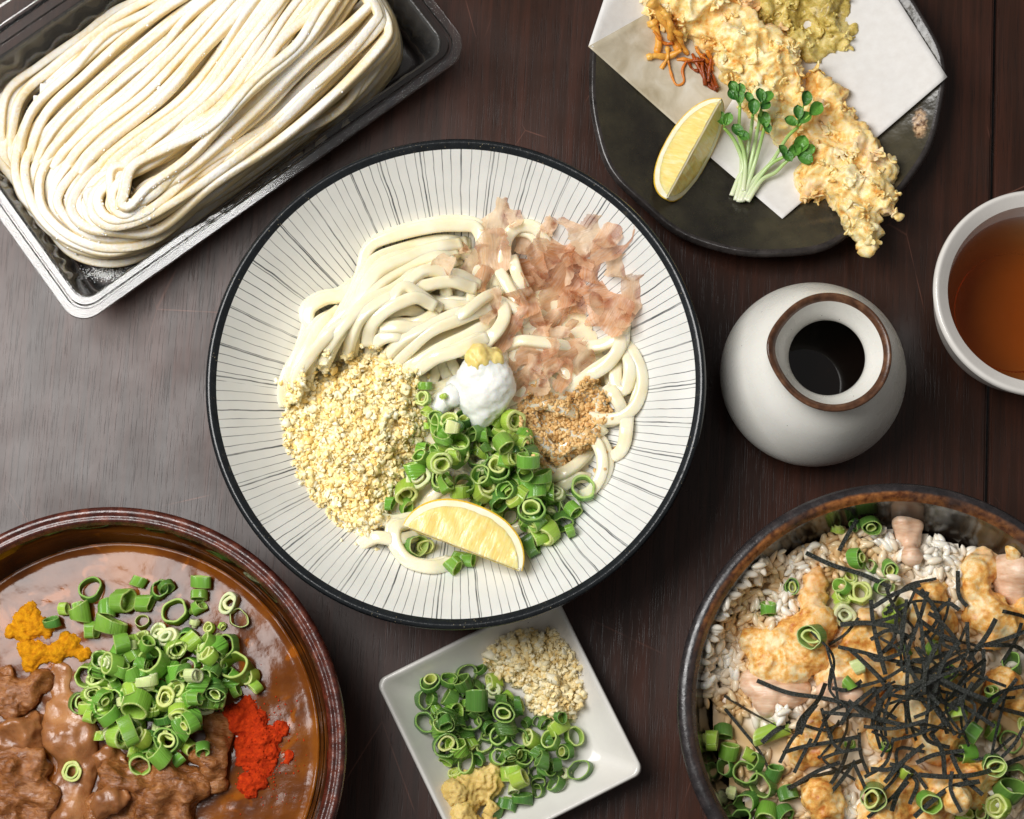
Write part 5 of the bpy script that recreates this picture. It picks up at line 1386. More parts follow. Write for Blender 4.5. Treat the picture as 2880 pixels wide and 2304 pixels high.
def wc(px, py):
    if py < 1740: return 'at the top of the curry scallion heap'
    if px > 590: return 'near the chili powder in the curry'
    if px < 290: return 'beside the turmeric in the curry'
    if py > 2040: return 'low in the curry scallion heap'
    return 'in the middle of the curry scallion heap'
hp = [(x / K4, 1400 + y / K4) for x, y in [(560, 820), (820, 720), (1180, 780), (1250, 980), (1050, 1250), (800, 1380), (600, 1270), (480, 1100)]]
k_ = 0
jn = []
while k_ < 105:
    x, y = rng.uniform(250, 660), rng.uniform(1770, 2130)
    if inpoly(x, y, hp): k_ += 1; scallion(CH, x, y, rng.uniform(48, 66), rng.choice('DGGGLLW'), rng.uniform(20, 90), rng.uniform(0, 360), wc(x, y), 'scallion rings on the curry', join=jn, sink=0.65, z0=0.036)
scallion_layer(jn, 'chopped scallions lying under the top rings on the curry')
for (x, y, d, k, t, a) in lst(cur, (0, 1400), K4):
    scallion(CH, x, y, d, k, t, a, wc(x, y), 'scallion rings on the curry', z0=0.037)
so_ = scallion(CH, 390 / K4, 1400 + 1470 / K4, 118 / K4, 'L', 5, 0, '', None, hs=0.6, z0=0.04); so_['label'] = 'single pale scallion slice lying alone on the tendon strip'
# ================================================================== RICE BOWL CONTENTS
K6 = 1.79
E6 = lambda L: [(x / K6 + 1900, y / K6 + 1340) for x, y in L]
rin = lambda r: np.interp(r, [0, 0.045, 0.075, RR - 0.0135, RR - 0.0085], [0.012, 0.014, 0.028, 0.056, RZ - 0.003])
RH = HM(RX, RY, 0.104, lambda X, Y: rin(np.hypot(X - RX, Y - RY)))
rc_ = P(2530, 2010, 0.055)
dd_ = np.hypot(RH.X - rc_.x, RH.Y - rc_.y)
nz_ = np.vectorize(lambda x, y: mn.noise(Vector((x, y, 0)) * 55))(RH.X[::4, ::4], RH.Y[::4, ::4])
nz_ = np.kron(nz_, np.ones((4, 4)))[:RH.n, :RH.n]
bulk = 0.058 - 0.010 * np.clip(dd_ / 0.09, 0, 1.1) ** 2.5 + 0.0025 * nz_
# hollow at the top right where the wall shows
def rice_mat():
    t = NT('cooked_rice'); r = t.rand()
    st = t.ramp(t.noise(0.5, 2, vec=t.co('Object')), [(0.4, 0.0), (0.6, 1.0)])
    loc = t.new('ShaderNodeObjectInfo').outputs['Location']; ln2 = t.math('ADD', t.noise(34, 2, vec=loc), t.math('MULTIPLY', r, 0.12))
    c = t.mix(t.ramp(ln2, [(0.46, 0.0), (0.62, 1.0)]), S(230, 204, 160), S(247, 241, 228))
    return t.fin(c, 0.18, None, sss=0.45, sss_r=(1, .85, .6), sss_s=0.0012, spec=0.5)
def ricemass_mat():
    t = NT('packed_rice'); c = t.ramp(t.noise(34, 2), [(0.42, S(218, 182, 130)), (0.60, S(245, 236, 219))])
    return t.fin(c, 0.25, None)
RICE, RMASS = rice_mat(), ricemass_mat()
tag(grid_mass(RH, bulk - 0.003, (bulk > RH.h + 0.0005), 'rice_core', RMASS, 'packed rice', 'rice', 3), 'packed rice deep inside the dark iron glazed bowl', 'rice')
RH.h = np.maximum(RH.h, bulk - 0.003)
def grain_mesh(q):
    r = random.Random(q); L, W, Tt = 1.0, r.uniform(0.41, 0.48), r.uniform(0.38, 0.44); seg, rows = 8, 7; v = [(-L / 2, 0, 0)]; f = []; bend = r.uniform(-0.14, 0.14)
    for i in range(1, rows):
        u = i / rows; rr = math.sin(math.pi * u) ** 0.6
        for j in range(seg):
            a = 2 * math.pi * j / seg; v.append((-L / 2 + L * u, W / 2 * rr * math.cos(a) + bend * (1 - (2 * u - 1) ** 2), Tt / 2 * rr * math.sin(a)))
    v.append((L / 2, 0, 0)); e = len(v) - 1
    for j in range(seg):
        j2 = (j + 1) % seg; f.append((0, 1 + j2, 1 + j)); f.append((e, e - seg + j, e - seg + j2))
        for i in range(rows - 2): f.append((1 + i * seg + j, 1 + i * seg + j2, 1 + (i + 1) * seg + j2, 1 + (i + 1) * seg + j))
    me = mesh('rice_grain', v, f); me.materials.append(RICE); return me
GRM = [grain_mesh(q) for q in range(5)]
# rice shows at the left, the upper left and the top of the bowl
rp1 = E6([(150, 1150), (130, 950), (200, 720), (330, 520), (470, 400), (560, 380), (640, 560), (600, 720), (420, 800), (330, 850), (340, 1080), (250, 1180)])
rp2 = E6([(560, 400), (780, 300), (1000, 240), (1120, 330), (1220, 440), (1300, 300), (1420, 400), (1460, 560), (1420, 700), (1250, 640), (1080, 520), (850, 480), (720, 440), (640, 480)])
rp3 = E6([(520, 1150), (640, 1180), (620, 1260), (480, 1220)])
rp4 = E6([(600, 1560), (700, 1640), (640, 1724), (1000, 1724), (880, 1600)])
rp5 = E6([(1590, 1560), (1754, 1500), (1754, 1724), (1560, 1700)])
def rice_at(x, y, single):
    p = RH.px(x, y, 0.055); L = rng.uniform(40, 50) * mpp(p.z); base = RH.stat(p.x, p.y, L * 0.2, 60)
    ax = Vector((rng.gauss(0, .35), rng.gauss(0, .35), 1)); roll = rng.uniform(0, 6.28)
    RH.put(p.x, p.y, L * 0.2, base + L * 0.2)
    if single:
        o = link('rice_grain', GRM[rng.randrange(5)]); o.rotation_mode = 'QUATERNION'
        o.rotation_quaternion = Vector((0, 0, 1)).rotation_difference(ax.normalized()) @ Quaternion((0, 0, 1), roll)
        o.location = (p.x, p.y, base + L * 0.13); o.scale = (L, L, L)
        wh = 'at the left wall' if x < 2060 else 'under the upper chicken pieces' if y < 1720 and x > 2300 else 'beside the long battered piece' if y < 1800 else 'at the bottom'
        tag(o, f'cooked rice grain {wh} of the dark rice bowl', 'rice grain', 'rice grains in the dark bowl')
    else:
        me = GRM[rng.randrange(5)]
        return ((grv[me.name] * L) @ rotm(ax, roll).T + np.array([p.x, p.y, base + L * 0.12]), grf, (1, 1, 1))
grv = {m.name: np.array([tuple(q.co) for q in m.vertices]) for m in GRM}; grf = []
for q in GRM[0].polygons:
    ii = list(q.vertices); grf += [ii] if len(ii) == 3 else [[ii[0], ii[1], ii[2]], [ii[0], ii[2], ii[3]]]
grf = np.array(grf)
def fill_rice(poly, n, single):
    xs = [p[0] for p in poly]; ys = [p[1] for p in poly]; k = 0; out = []
    while k < n:
        x, y = rng.uniform(min(xs), max(xs)), rng.uniform(min(ys), max(ys))
        if inpoly(x, y, poly):
            k += 1; r = rice_at(x, y, single)
            if not single: out.append(r)
    return out
rp0 = [(2530 + 500 * math.cos(k * .3142), 2000 + 500 * math.sin(k * .3142)) for k in range(20)]
prt = fill_rice(rp0, 900, False) + fill_rice(rp1, 260, False) + fill_rice(rp2, 330, False) + fill_rice(rp4, 90, False) + fill_rice(rp5, 70, False) + fill_rice(rp3, 30, False)
v, f, c = merge(prt); tag(link('rice_layer', mesh('rice_layer', v, f), RMASS, None, 'stuff'), 'lower layer of cooked rice in the dark iron glazed bowl', 'rice')
fill_rice(rp1, 110, True); fill_rice(rp2, 140, True); fill_rice(rp4, 22, True); fill_rice(rp5, 16, True); fill_rice(rp3, 8, True)
# ------------------------------------------------------------------ scallions low in the bowl, then chicken, then the rest
rs1 = '''810 275 70 L 80;975 250 105 D 40;895 250 65 D 60;580 560 80 D 15;465 670 80 G 82 90;175 1330 110 L 84 0;265 1385 95 G 70 80;365 1400 65 L 80;235 1290 95 D 60;345 1500 130 D 20;280 1590 70 W 70;430 1550 125 D 40;450 1700 115 G 50;350 1640 115 D 50;490 1490 85 D 60;400 1440 100 D;250 1470 90 D;560 1600 100 D;540 1700 100 D;330 1730 100 D 30'''
rs2 = '''900 420 105 G 50;980 455 75 G 40;1070 470 85 G 25;865 515 80 L 20;830 560 95 G 70;920 590 125 L 15;1045 560 95 T 20;840 700 125 W 20;825 620 95 L 60;1095 685 120 L 40;900 960 75 W 80;865 1050 65 G 80;1285 870 105 G 60;1155 880 75 G 70;875 1350 65 G 60;1050 1360 65 G;1590 1090 80 G 50;1680 950 105 D 40;
1490 1290 95 D;1585 1280 95 G 76;1680 1340 115 D 20;1570 1450 115 T 10;1690 1500 115 D 30;1670 1580 125 D 40;1620 1660 125 L 60;1440 1710 85 L;1530 1700 95 D;990 1610 135 T 15;1270 1640 105 G 20;1150 1490 65 L;1750 1260 85 L;1400 1180 110 L 70;1330 990 90 G 60;1450 1400 100 G 70;680 810 125 T 40'''
def wr(px, py):
    if px < 2190 and py > 2000: return 'at the lower left of the rice bowl'
    if py < 1560: return 'at the top edge of the rice bowl'
    if py < 1760: return 'above the seaweed in the rice bowl'
    if px > 2680: return 'at the right side of the rice bowl'
    if py > 2180: return 'at the bottom of the rice bowl'
    return 'among the seaweed in the rice bowl'
for (x, y, d, k, t, a) in lst(rs1, (1900, 1340), K6): scallion(RH, x, y, d * 1.04, k, t, a, wr(x, y), 'scallion rings in the rice bowl', z0=0.055)
def meat_mat():
    t = NT('cooked_chicken_meat'); n = t.noise(1.0, 4, 0.6, vec=t.mapped((60, 420, 200), (0.1, 0, 0.5)), dist=0.3)
    c = t.ramp(n, [(0.3, S(214, 168, 132)), (0.6, S(238, 206, 178)), (0.8, S(246, 224, 202))])
    return t.fin(c, 0.3, t.bump(n, 0.5, 0.001), sss=0.4, sss_r=(1, .6, .4), sss_s=0.003)
MEAT = meat_mat()
def chick(sph, label, seed, zf=0.35, m=None, parent=None, name='fried_chicken', disp=((60, 0.003), (110, 0.0016, 'r'), (260, 0.0008)), smooth=16):
    sph = [(x, y, r * 1.15) for x, y, r in sph]
    v, f, n = lump(RH, sph, (1900, 1340), K6, zf, voxel=0.0012, smooth=smooth, disp=disp, seed=seed)
    RH.splat(v)
    if parent is not None:
        return child('meat', v, f, m or MEAT, parent)
    c = np.array([v[:, 0].mean(), v[:, 1].mean(), v[:, 2].min()])
    o = thing(name, label, 'chicken', 'fried chicken pieces in the rice bowl', c)
    child('batter', v, f, m or CHICK, o); return o
o = chick([(735, 450, 22), (700, 530, 58), (690, 630, 72), (700, 740, 92), (610, 790, 80), (510, 850, 80), (400, 830, 60), (360, 820, 45), (460, 940, 96), (570, 950, 105), (660, 890, 95)], 'long bent battered chicken piece on the left rice', 1)
chick([(400, 1040, 72), (470, 1080, 84), (560, 1090, 80), (450, 1150, 60), (620, 1070, 55)], '', 2, 0.15, parent=o, disp=((80, 0.0014), (260, 0.0006)), smooth=14)
o = chick([(950, 730, 55), (920, 820, 84), (1020, 850, 78), (840, 930, 78), (770, 1010, 58), (900, 1040, 105), (1000, 960, 90)], 'orange battered chicken piece in the middle left under seaweed', 3)
chick([(820, 1080, 62), (760, 1080, 50), (890, 1110, 60)], '', 4, 0.1, parent=o, disp=((80, 0.0014), (260, 0.0006)), smooth=14)
o = chick([(1520, 480, 90), (1500, 570, 84), (1560, 680, 100), (1650, 750, 90), (1560, 410, 60), (1680, 390, 50), (1740, 700, 80), (1600, 820, 60)], 'large battered chicken piece with pale cut meat at upper right', 5, 0.5)
chick([(1660, 480, 90), (1690, 560, 90), (1730, 470, 90), (1740, 620, 60)], '', 6, 0.35, parent=o, disp=((60, 0.0008), (260, 0.0005)), smooth=20)
chick([(1140, 240, 58), (1160, 320, 66), (1180, 400, 52), (1200, 250, 46)], 'tan chicken piece standing at the top of the rice bowl', 7, 0.4, m=MEAT, name='chicken_piece', disp=((60, 0.0012), (260, 0.0005)), smooth=14)
o = chick([(690, 1260, 70), (640, 1380, 78), (740, 1350, 80), (590, 1400, 40), (780, 1280, 50)], 'ragged battered chicken piece in the lower left under seaweed', 8, 0.3)
chick([(720, 1610, 90), (780, 1660, 62), (670, 1570, 50), (740, 1700, 50)], 'small golden battered chicken piece at the bottom of the rice bowl', 9, 0.35)
o = chick([(960, 1530, 60), (1050, 1500, 76), (1180, 1560, 100), (1300, 1600, 105), (1280, 1700, 90), (1000, 1690, 80), (1120, 1660, 80)], 'golden battered chicken piece at the lower centre under seaweed', 10, 0.35)
chick([(1450, 1530, 96), (1560, 1490, 74), (1500, 1600, 70), (1400, 1620, 60)], 'pale golden battered chicken piece at the lower right of seaweed', 11, 0.35)
chick([(1650, 1060, 80), (1710, 1140, 80), (1590, 1130, 62)], 'orange battered chicken piece at the right edge of the seaweed', 12, 0.3)
chick([(1270, 620, 84), (1350, 720, 72), (1290, 760, 62), (1220, 700, 50), (1300, 560, 60)], 'orange battered chicken piece above the seaweed tangle', 13, 0.2)
chick([(1180, 1000, 110), (1300, 1050, 120), (1220, 1180, 120), (1400, 1200, 120), (1100, 1200, 90), (1420, 1050, 90), (1300, 1320, 100), (1050, 1300, 80)], 'battered chicken piece buried under the middle of the seaweed', 14, 0.25)
for (x, y, d, k, t, a) in lst(rs2, (1900, 1340), K6): scallion(RH, x, y, d * 1.04, k, t, a, wr(x, y), 'scallion rings in the rice bowl', z0=0.06)
sc_ = scallion(RH, 2172, 2057, 50, 'L', 86, 20, '', None, hs=3.4, z0=0.055); sc_['label'] = 'long lime green scallion stalk lying in the lower left rice bowl'
# ------------------------------------------------------------------ shredded nori
def nori_mat():
    t = NT('shredded_nori')
    c = t.ramp(t.noise(900, 4, 0.7), [(0.3, S(8, 12, 6)), (0.6, S(20, 27, 12)), (0.8, S(46, 54, 28))])
    return t.fin(c, t.ramp(t.noise(700, 4, 0.7), [(0.35, 0.18), (0.7, 0.42)]), t.bump(t.noise(1300, 4, 0.7), 1.0, 0.0008), spec=0.8)
NORI = nori_mat()
def nori(pts, wd_=5.2):
    pp = []
    for x, y in pts:
        p = RH.px(x, y, 0.065); pp.append((p.x, p.y))
    L = sum(math.dist(a, b) for a, b in zip(pp, pp[1:])); n = max(8, int(L / 0.0022)); c = spline(np.array(pp), n)
    hs = np.array([RH.stat(a, b, 0.0016, 70) for a, b in c])
    mx = np.array([hs[max(0, i - 3):i + 4].max() for i in range(n)])
    z = gsm(mx, 6) + 0.0006
    z += 0.0025 * np.clip(gsm(nr.normal(0, 1, n), 5) * 2, -0.3, 1.2)
    path = np.column_stack([c, z]); w_ = wd_ * mpp(0.065) * rng.uniform(0.75, 1.2)
    tw = gsm(np.cumsum(nr.normal(0, 0.12, n)), 3) + rng.uniform(-0.3, 0.3)
    v, f = tube(path, w_, 0.00012, 4, 8.0, tw)
    for i in range(n): RH.put(c[i, 0], c[i, 1], 0.0012, z[i] + 0.0003)
    m_ = path[n // 2]; o = link('nori_strip', mesh('nori_strip', v - m_, f, False), NORI); o.location = m_
    px, py = pts[len(pts) // 2]; st_ = math.degrees(math.atan2(-(pts[-1][1] - pts[0][1]), pts[-1][0] - pts[0][0])) % 180
    dr = 'level' if st_ < 22 or st_ > 158 else 'rising' if st_ < 68 else 'upright' if st_ < 112 else 'falling'
    wh = 'reaching to the left chicken' if px < 2290 else 'at the top of the tangle' if py < 1760 else 'at the bottom of the tangle' if py > 2080 else 'at the right of the tangle' if px > 2650 else 'in the middle of the tangle'
    tag(o, f'{"short" if L < 0.03 else "long"} black nori strip {dr} {wh} in the rice bowl', 'nori', 'shredded nori strips in the rice bowl')
for k in range(80):   # lower tangle
    a = rng.uniform(0, 6.28); r = rng.uniform(30, 300); x, y = 2570 + r * math.cos(a), 1960 + r * math.sin(a) * 0.95
    d = rng.uniform(0, 3.14); L = rng.uniform(70, 190); b = rng.gauss(0, 34)
    if not (2250 < x < 2960): continue
    nori([(x - L / 2 * math.cos(d), y + L / 2 * math.sin(d)), (x + b * math.sin(d), y + b * math.cos(d)), (x + L / 2 * math.cos(d), y - L / 2 * math.sin(d))])
nl = '''640 395,780 450,930 500,1080 560;910 220,860 300,815 380;400 1030,560 1090,720 1120,900 1170,1020 1240;235 1105,380 1190,500 1250,620 1310;245 1170,340 1290,420 1390,470 1480;420 1340,500 1280,570 1240;760 1040,690 1130,620 1230,600 1300;
960 630,990 720,1010 860,1040 1000;1040 570,1080 640,1150 740;990 660,1080 600,1220 550;1170 560,1240 650,1310 720;820 750,950 740,1120 760;1180 640,1190 760,1200 900;1160 620,1140 800,1130 900;1000 830,1030 900,1040 1000;
810 860,930 890,1080 930,1200 940;860 880,950 960,1060 1040;900 920,980 1000,1040 1050;1440 740,1480 860,1490 950;1600 720,1520 820,1470 930;1600 690,1700 710,1754 715;1520 860,1650 820,1760 780;1560 850,1680 860,1760 900;1730 740,1680 840,1650 940;
1220 1010,1380 1080,1540 1150,1760 1210;1250 1000,1350 940,1450 900;1160 900,1170 1060,1160 1200,1180 1330;1170 930,1260 920,1350 900;1370 960,1500 1000,1640 1060;1700 1020,1640 1110,1570 1190;1760 1050,1650 1080,1560 1140;
700 1170,750 1260,780 1340,830 1390;960 1070,900 1140,840 1200,800 1250;1080 1040,980 1100,880 1180;1080 1060,1000 1160,960 1260;600 1300,640 1220,680 1150;520 1390,640 1360,760 1340,900 1310;580 1490,640 1400,690 1320;560 1570,680 1520,800 1480,920 1430;
580 1560,700 1480,830 1440;730 1420,820 1390,910 1370;760 1620,820 1520,900 1430;700 1190,860 1200,1000 1210;620 1280,560 1340,500 1440;860 1130,960 1200,1080 1250;1010 1370,1000 1290,990 1210;960 1470,1080 1470,1200 1380;1040 1540,1130 1450,1230 1350;
980 1640,940 1560,900 1450;1060 1680,1100 1590,1150 1530;1180 1710,1280 1640,1370 1560,1480 1530;1340 1480,1380 1580,1430 1690;1360 1400,1430 1510,1520 1600;1280 1290,1330 1380,1340 1500;1200 1500,1360 1510,1540 1490,1740 1410;1180 1440,1300 1400,1440 1380;
1330 1260,1290 1160,1280 1060;1400 1290,1360 1180,1370 1080;1460 1240,1440 1140,1460 1040;1550 1260,1490 1200,1400 1130;1630 1430,1680 1350,1720 1260;1410 480,1420 600,1450 660;1210 720,1290 780,1390 840;1230 700,1330 740,1420 850;1300 700,1360 640,1400 680;
1520 1130,1440 1080,1330 1020;1100 900,1000 930,930 900;1090 1120,1180 1060,1300 1000;1050 1100,1200 1130,1330 1100;1100 1260,1250 1250,1420 1300;900 1260,1060 1270,1220 1230;1240 860,1220 980,1230 1090;1380 850,1330 960,1300 1090;1500 930,1420 1010,1350 1120;
1120 960,1230 1040,1310 1150;1080 1330,1200 1300,1320 1260;1420 960,1300 1020,1180 1100'''
for it in nl.split(';'):
    q = [tuple(float(z) for z in w_.split()) for w_ in it.replace('\n', '').split(',')]
    nori(E6(q), 6.4)
# ================================================================== PLATE CONTENTS
PH = HM(PX, PY, 0.104, lambda X, Y: plate_z(np.hypot(X - PX, Y - PY)))
def paper_mat():
    t = NT('white_absorbent_paper')
    c = t.ramp(t.noise(240, 4), [(0.3, S(240, 237, 233)), (0.7, S(247, 245, 242))])
    q = P(1850, 240, 0.01)
    oil = t.ramp(t.noise(26, 3, dist=0.5), [(0.5, 0.0), (0.62, 1.0)])
    sep = t.new('ShaderNodeSeparateXYZ'); t.ln(t.co(), sep.inputs[0])
    left = t.math('LESS_THAN', sep.outputs[0], 0.0)
    df = t.new('ShaderNodeBsdfDiffuse'); t.ln(c, df.inputs[0]); tl = t.new('ShaderNodeBsdfTranslucent'); t.ln(c, tl.inputs[0])
    nb = t.bump(t.noise(700, 3), 0.15, 0.0003, t.bump(t.noise(34, 2), 0.2, 0.003)); t.ln(nb, df.inputs['Normal'])
    m = t.new('ShaderNodeMixShader'); m.inputs[0].default_value = 0.22; t.ln(df.outputs[0], m.inputs[1]); t.ln(tl.outputs[0], m.inputs[2]); t.ln(m.outputs[0], t.out.inputs['Surface']); return t.m
def oiled_mat():
    t = NT('oil_soaked_paper')
    c = t.ramp(t.noise(70, 4, dist=0.6), [(0.3, S(176, 164, 138)), (0.55, S(200, 190, 168)), (0.75, S(218, 212, 198))])
    return t.fin(c, 0.35, t.bump(t.noise(60, 3), 0.25, 0.002), spec=0.4)
PAP, OIL = paper_mat(), oiled_mat()
def sheet(name, corners, m, parent, lift, crease=None, nx=40, droop=0.0):
    """a sheet spread over the plate: corners in photo pixels, bilinear, resting on what is below"""
    a, b, c, d = [np.array(q, float) for q in corners]; v = []; f = []
    for i in range(nx):
        for j in range(nx):
            s, t = i / (nx - 1), j / (nx - 1); q = a * (1 - s) * (1 - t) + b * s * (1 - t) + c * s * t + d * (1 - s) * t
            p = PH.px(q[0], q[1], 0.014)
            e = max(abs(2 * s - 1), abs(2 * t - 1))
            z = PH.stat(p.x, p.y, 0.004, 70) + lift + 0.0006 * mn.noise(Vector((q[0], q[1], 0)) * 0.008) + (crease(q, s, t) if crease else 0)
            w_ = P(q[0], q[1], z); v.append(tuple(w_))
    for i in range(nx - 1):
        for j in range(nx - 1): f.append((i * nx + j, i * nx + j + 1, (i + 1) * nx + j + 1, (i + 1) * nx + j))
    v = np.array(v); o = child(name, v, f, m, parent); md = o.modifiers.new('thickness', 'SOLIDIFY'); md.thickness = 0.0002
    PH.splat(v + np.array([0, 0, 0.0003])); return o
pc = P(2150, 250, 0.01)
pa = thing('folded_paper', 'folded white absorbent paper under the tempura on the black plate', 'paper', loc=(pc.x, pc.y, 0))
# back sheet (upper left), then the folded front sheet: a loose fold, so the lower left layer is oil soaked
sheet('back_layer', [(1655, 130), (1760, -190), (2330, -330), (2060, 240)], PAP, pa, 0.0012, crease=None)
sheet('oiled_layer', [(1654, 131), (2196, 613), (2400, 400), (1905, -10)], OIL, pa, 0.0012)
sheet('front_layer', [(2200, 616), (2664, 217), (2380, -230), (1972, 421)], PAP, pa, 0.0022, crease=lambda q, s, t: 0.0)
# ------------------------------------------------------------------ tempura
K2 = 1.684
def frills(v, n_, k, smin, smax, m, parent, seed):
    r = random.Random(seed); parts = []
    up = np.where(n_[:, 2] > -0.15)[0]
    for q in range(k):
        i = up[r.randrange(len(up))]; fv, f4 = FLK[r.randrange(len(FLK))]; s = r.uniform(smin, smax)
        nrm = Vector(n_[i]) * r.uniform(0.5, 1.0) + Vector((r.gauss(0, .45), r.gauss(0, .45), r.gauss(0.1, .35)))
        V = (fv * s) @ rotm(nrm, r.uniform(0, 6.28)).T + v[i] + np.array(n_[i]) * s * 0.10
        parts.append((V, f4, (1, 1, 1)))
    vv, ff, c = merge(parts)
    o = child('batter_flakes', vv, ff, m, parent); o['kind'] = 'stuff'
    md = o.modifiers.new('thickness', 'SOLIDIFY'); md.thickness = 0.0010; md.offset = 0
    ms = o.modifiers.new('round', 'SUBSURF'); ms.levels = 1; ms.render_levels = 1
    return o
def tempura(sph, name, label, m, seed, zf, fr, frs=(0.003, 0.006), disp=((45, 0.003), (70, 0.0048, 'r'), (170, 0.0014), (420, 0.0005)), voxel=0.0009, smooth=10, rs=1.15):
    sph = [(x, y, r * rs) for x, y, r in sph]
    v, f, n = lump(PH, sph, (1600, 0), K2, zf, voxel=voxel, smooth=smooth, disp=disp, seed=seed)
    c = np.array([v[:, 0].mean(), v[:, 1].mean(), v[:, 2].min()]); o = thing(name, label, 'tempura', 'tempura on the black plate', c)
    child('batter', v, f, m, o); frills(v, n, fr, frs[0], frs[1], m, o, seed); PH.splat(v); return o
tempura([(930, 40, 70), (1040, 20, 90), (1150, 40, 80), (1250, 50, 56), (1060, 110, 80), (1080, 190, 78), (1160, 210, 70), (1230, 150, 80), (1200, 80, 70), (1330, 150, 36), (1290, 190, 40), (1130, 260, 44), (1100, -80, 110), (900, -60, 90)], 'vegetable_tempura', 'olive yellow vegetable tempura behind the shrimp on the paper', GREENB, 21, 0.2, 70, (0.003, 0.0075), rs=1.1)
tempura([(430, 10, 80), (540, 50, 110), (660, 20, 120), (770, 40, 100), (640, 150, 90), (760, 140, 116), (830, 240, 110), (930, 250, 100), (960, 330, 116), (790, 310, 90), (860, 390, 96), (1000, 420, 92), (930, 500, 96), (1040, 520, 84), (1180, 430, 62), (1240, 480, 62), (1000, 620, 70), (1150, 560, 84), (1260, 580, 76), (1210, 660, 92), (1320, 680, 80), (1240, 770, 100), (1370, 760, 96), (1430, 840, 88), (1190, 850, 84), (1310, 890, 100), (1440, 930, 80), (1370, 1010, 84), (1330, 960, 76), (1500, 970, 48), (1555, 1020, 28), (1410, 1090, 46), (1412, 1150, 24), (1410, 1185, 14), (1130, 900, 40), (1110, 940, 22), (500, -80, 110), (650, -100, 120)],
        'shrimp_tempura', 'long crispy golden shrimp tempura across the paper on black plate', BATTER, 22, 0.4, 190, (0.004, 0.0085))
# fried enoki cluster, dark orange
def enoki_mat():
    t = NT('fried_enoki'); a = t.attr('col'); n = t.noise(300, 4)
    c = t.mix(t.ramp(n, [(0.35, 0.0), (0.7, 0.4)]), a.outputs['Color'], S(150, 74, 20))
    return t.fin(c, 0.35, t.bump(t.noise(600, 4), 0.5, 0.0007), sss=0.25, sss_r=(1, .5, .15), sss_s=0.0015)
ENO = enoki_mat()
ec = P(1960, 180, 0.015)
eo = thing('mushroom_tempura', 'deep orange fried mushroom strands left of the shrimp tempura', 'tempura', 'tempura on the black plate', (ec.x, ec.y, 0.012))
K3 = 3.593
en = '''680 20,760 150,840 270,900 400,960 530|60 S;680 230,740 340,760 450,740 560|48 S;640 600,720 590,830 580,980 560|34 S;850 480,855 580,830 640,790 690|26 S;860 600,880 740,930 860,980 870,1020 820,1000 720,1050 620|20 M;
960 560,1050 600,1130 640,1200 640|26 M;700 350,800 420,900 470|22 M;900 330,980 420,1060 560|34 S;820 260,900 340,1000 380|34 S;1100 560,1150 660,1200 760,1270 870,1360 930|26 K;1140 600,1220 700,1280 800,1340 920|26 K;1180 560,1250 660,1310 790,1350 900|24 K;1220 560,1200 680,1220 800,1230 880|22 K;
1060 620,1100 690,1160 740|20 K;1250 520,1290 620,1300 720|24 M;1130 500,1190 580,1260 640|26 M;1040 640,1120 630,1220 620|16 K;1290 600,1270 720,1260 840|20 K;780 200,850 320,880 430|40 S'''
EC = {'S': (S(246, 196, 96), S(238, 168, 62)), 'M': (S(236, 160, 58), S(206, 110, 28)), 'K': (S(176, 84, 22), S(128, 54, 16))}
for q, it in enumerate(en.replace('\n', '').split(';')):
    a_, b_ = it.split('|'); wpx, kd = b_.split(); wpx = float(wpx)
    pts = []
    for w_ in a_.split(','):
        x, y = [float(z) for z in w_.split()]; p = PH.px(x / K3 + 1640, y / K3, 0.016); pts.append((p.x, p.y))
    n = 26; c = spline(np.array(pts), n); r = wpx / K3 * mpp(0.015) * 0.5 * 1.55
    z = gsm(np.array([PH.stat(a, b, 0.0015, 60) for a, b in c]), 4) + r * 0.8 + 0.0012 * (1 + gsm(nr.normal(0, 1, n), 4))
    path = np.column_stack([c, z]); rad = 1 + 0.4 * np.clip(gsm(nr.normal(0, 1, n), 1.5), -0.6, 1)
    if kd == 'S': rad[:4] *= 1.5
    v, f = tube(path, r, r, 8, 2.0, None, rad)
    col = np.array([np.array(EC[kd][0][:3]) * (1 - t) + np.array(EC[kd][1][:3]) * t for t in np.repeat(np.linspace(0, 1, n), 8)])
    child('mushroom_strand', v, f, ENO, eo, cols=col)
    for i in range(n): PH.put(c[i, 0], c[i, 1], r, z[i] + r * 0.5)
# ------------------------------------------------------------------ lemon wedge with the core edge up
l0, l1 = P(1600 + 735 / K2, 470 / K2, 0.030), P(1600 + 480 / K2, 935 / K2, 0.026)
cen = (l0 + l1) / 2; xd = l1 - l0
tl_ = Vector((xd.y, -xd.x, 0)).normalized()
lw = lemon('lemon_wedge', 'lemon wedge resting on its rind at the left of the black plate', xd.length / 2 * 1.03, 0.0205, math.radians(74), frame(xd, Vector((0, 0, 1)) - tl_ * 0.22, cen + Vector((0, 0, 0.0))))
zb = PH.stat(cen.x, cen.y, 0.006, 60); lw.location.z = zb + 0.0195
shift = P(1600 + 592 / K2, 705 / K2, lw.location.z); lw.location.x = shift.x; lw.location.y = shift.y
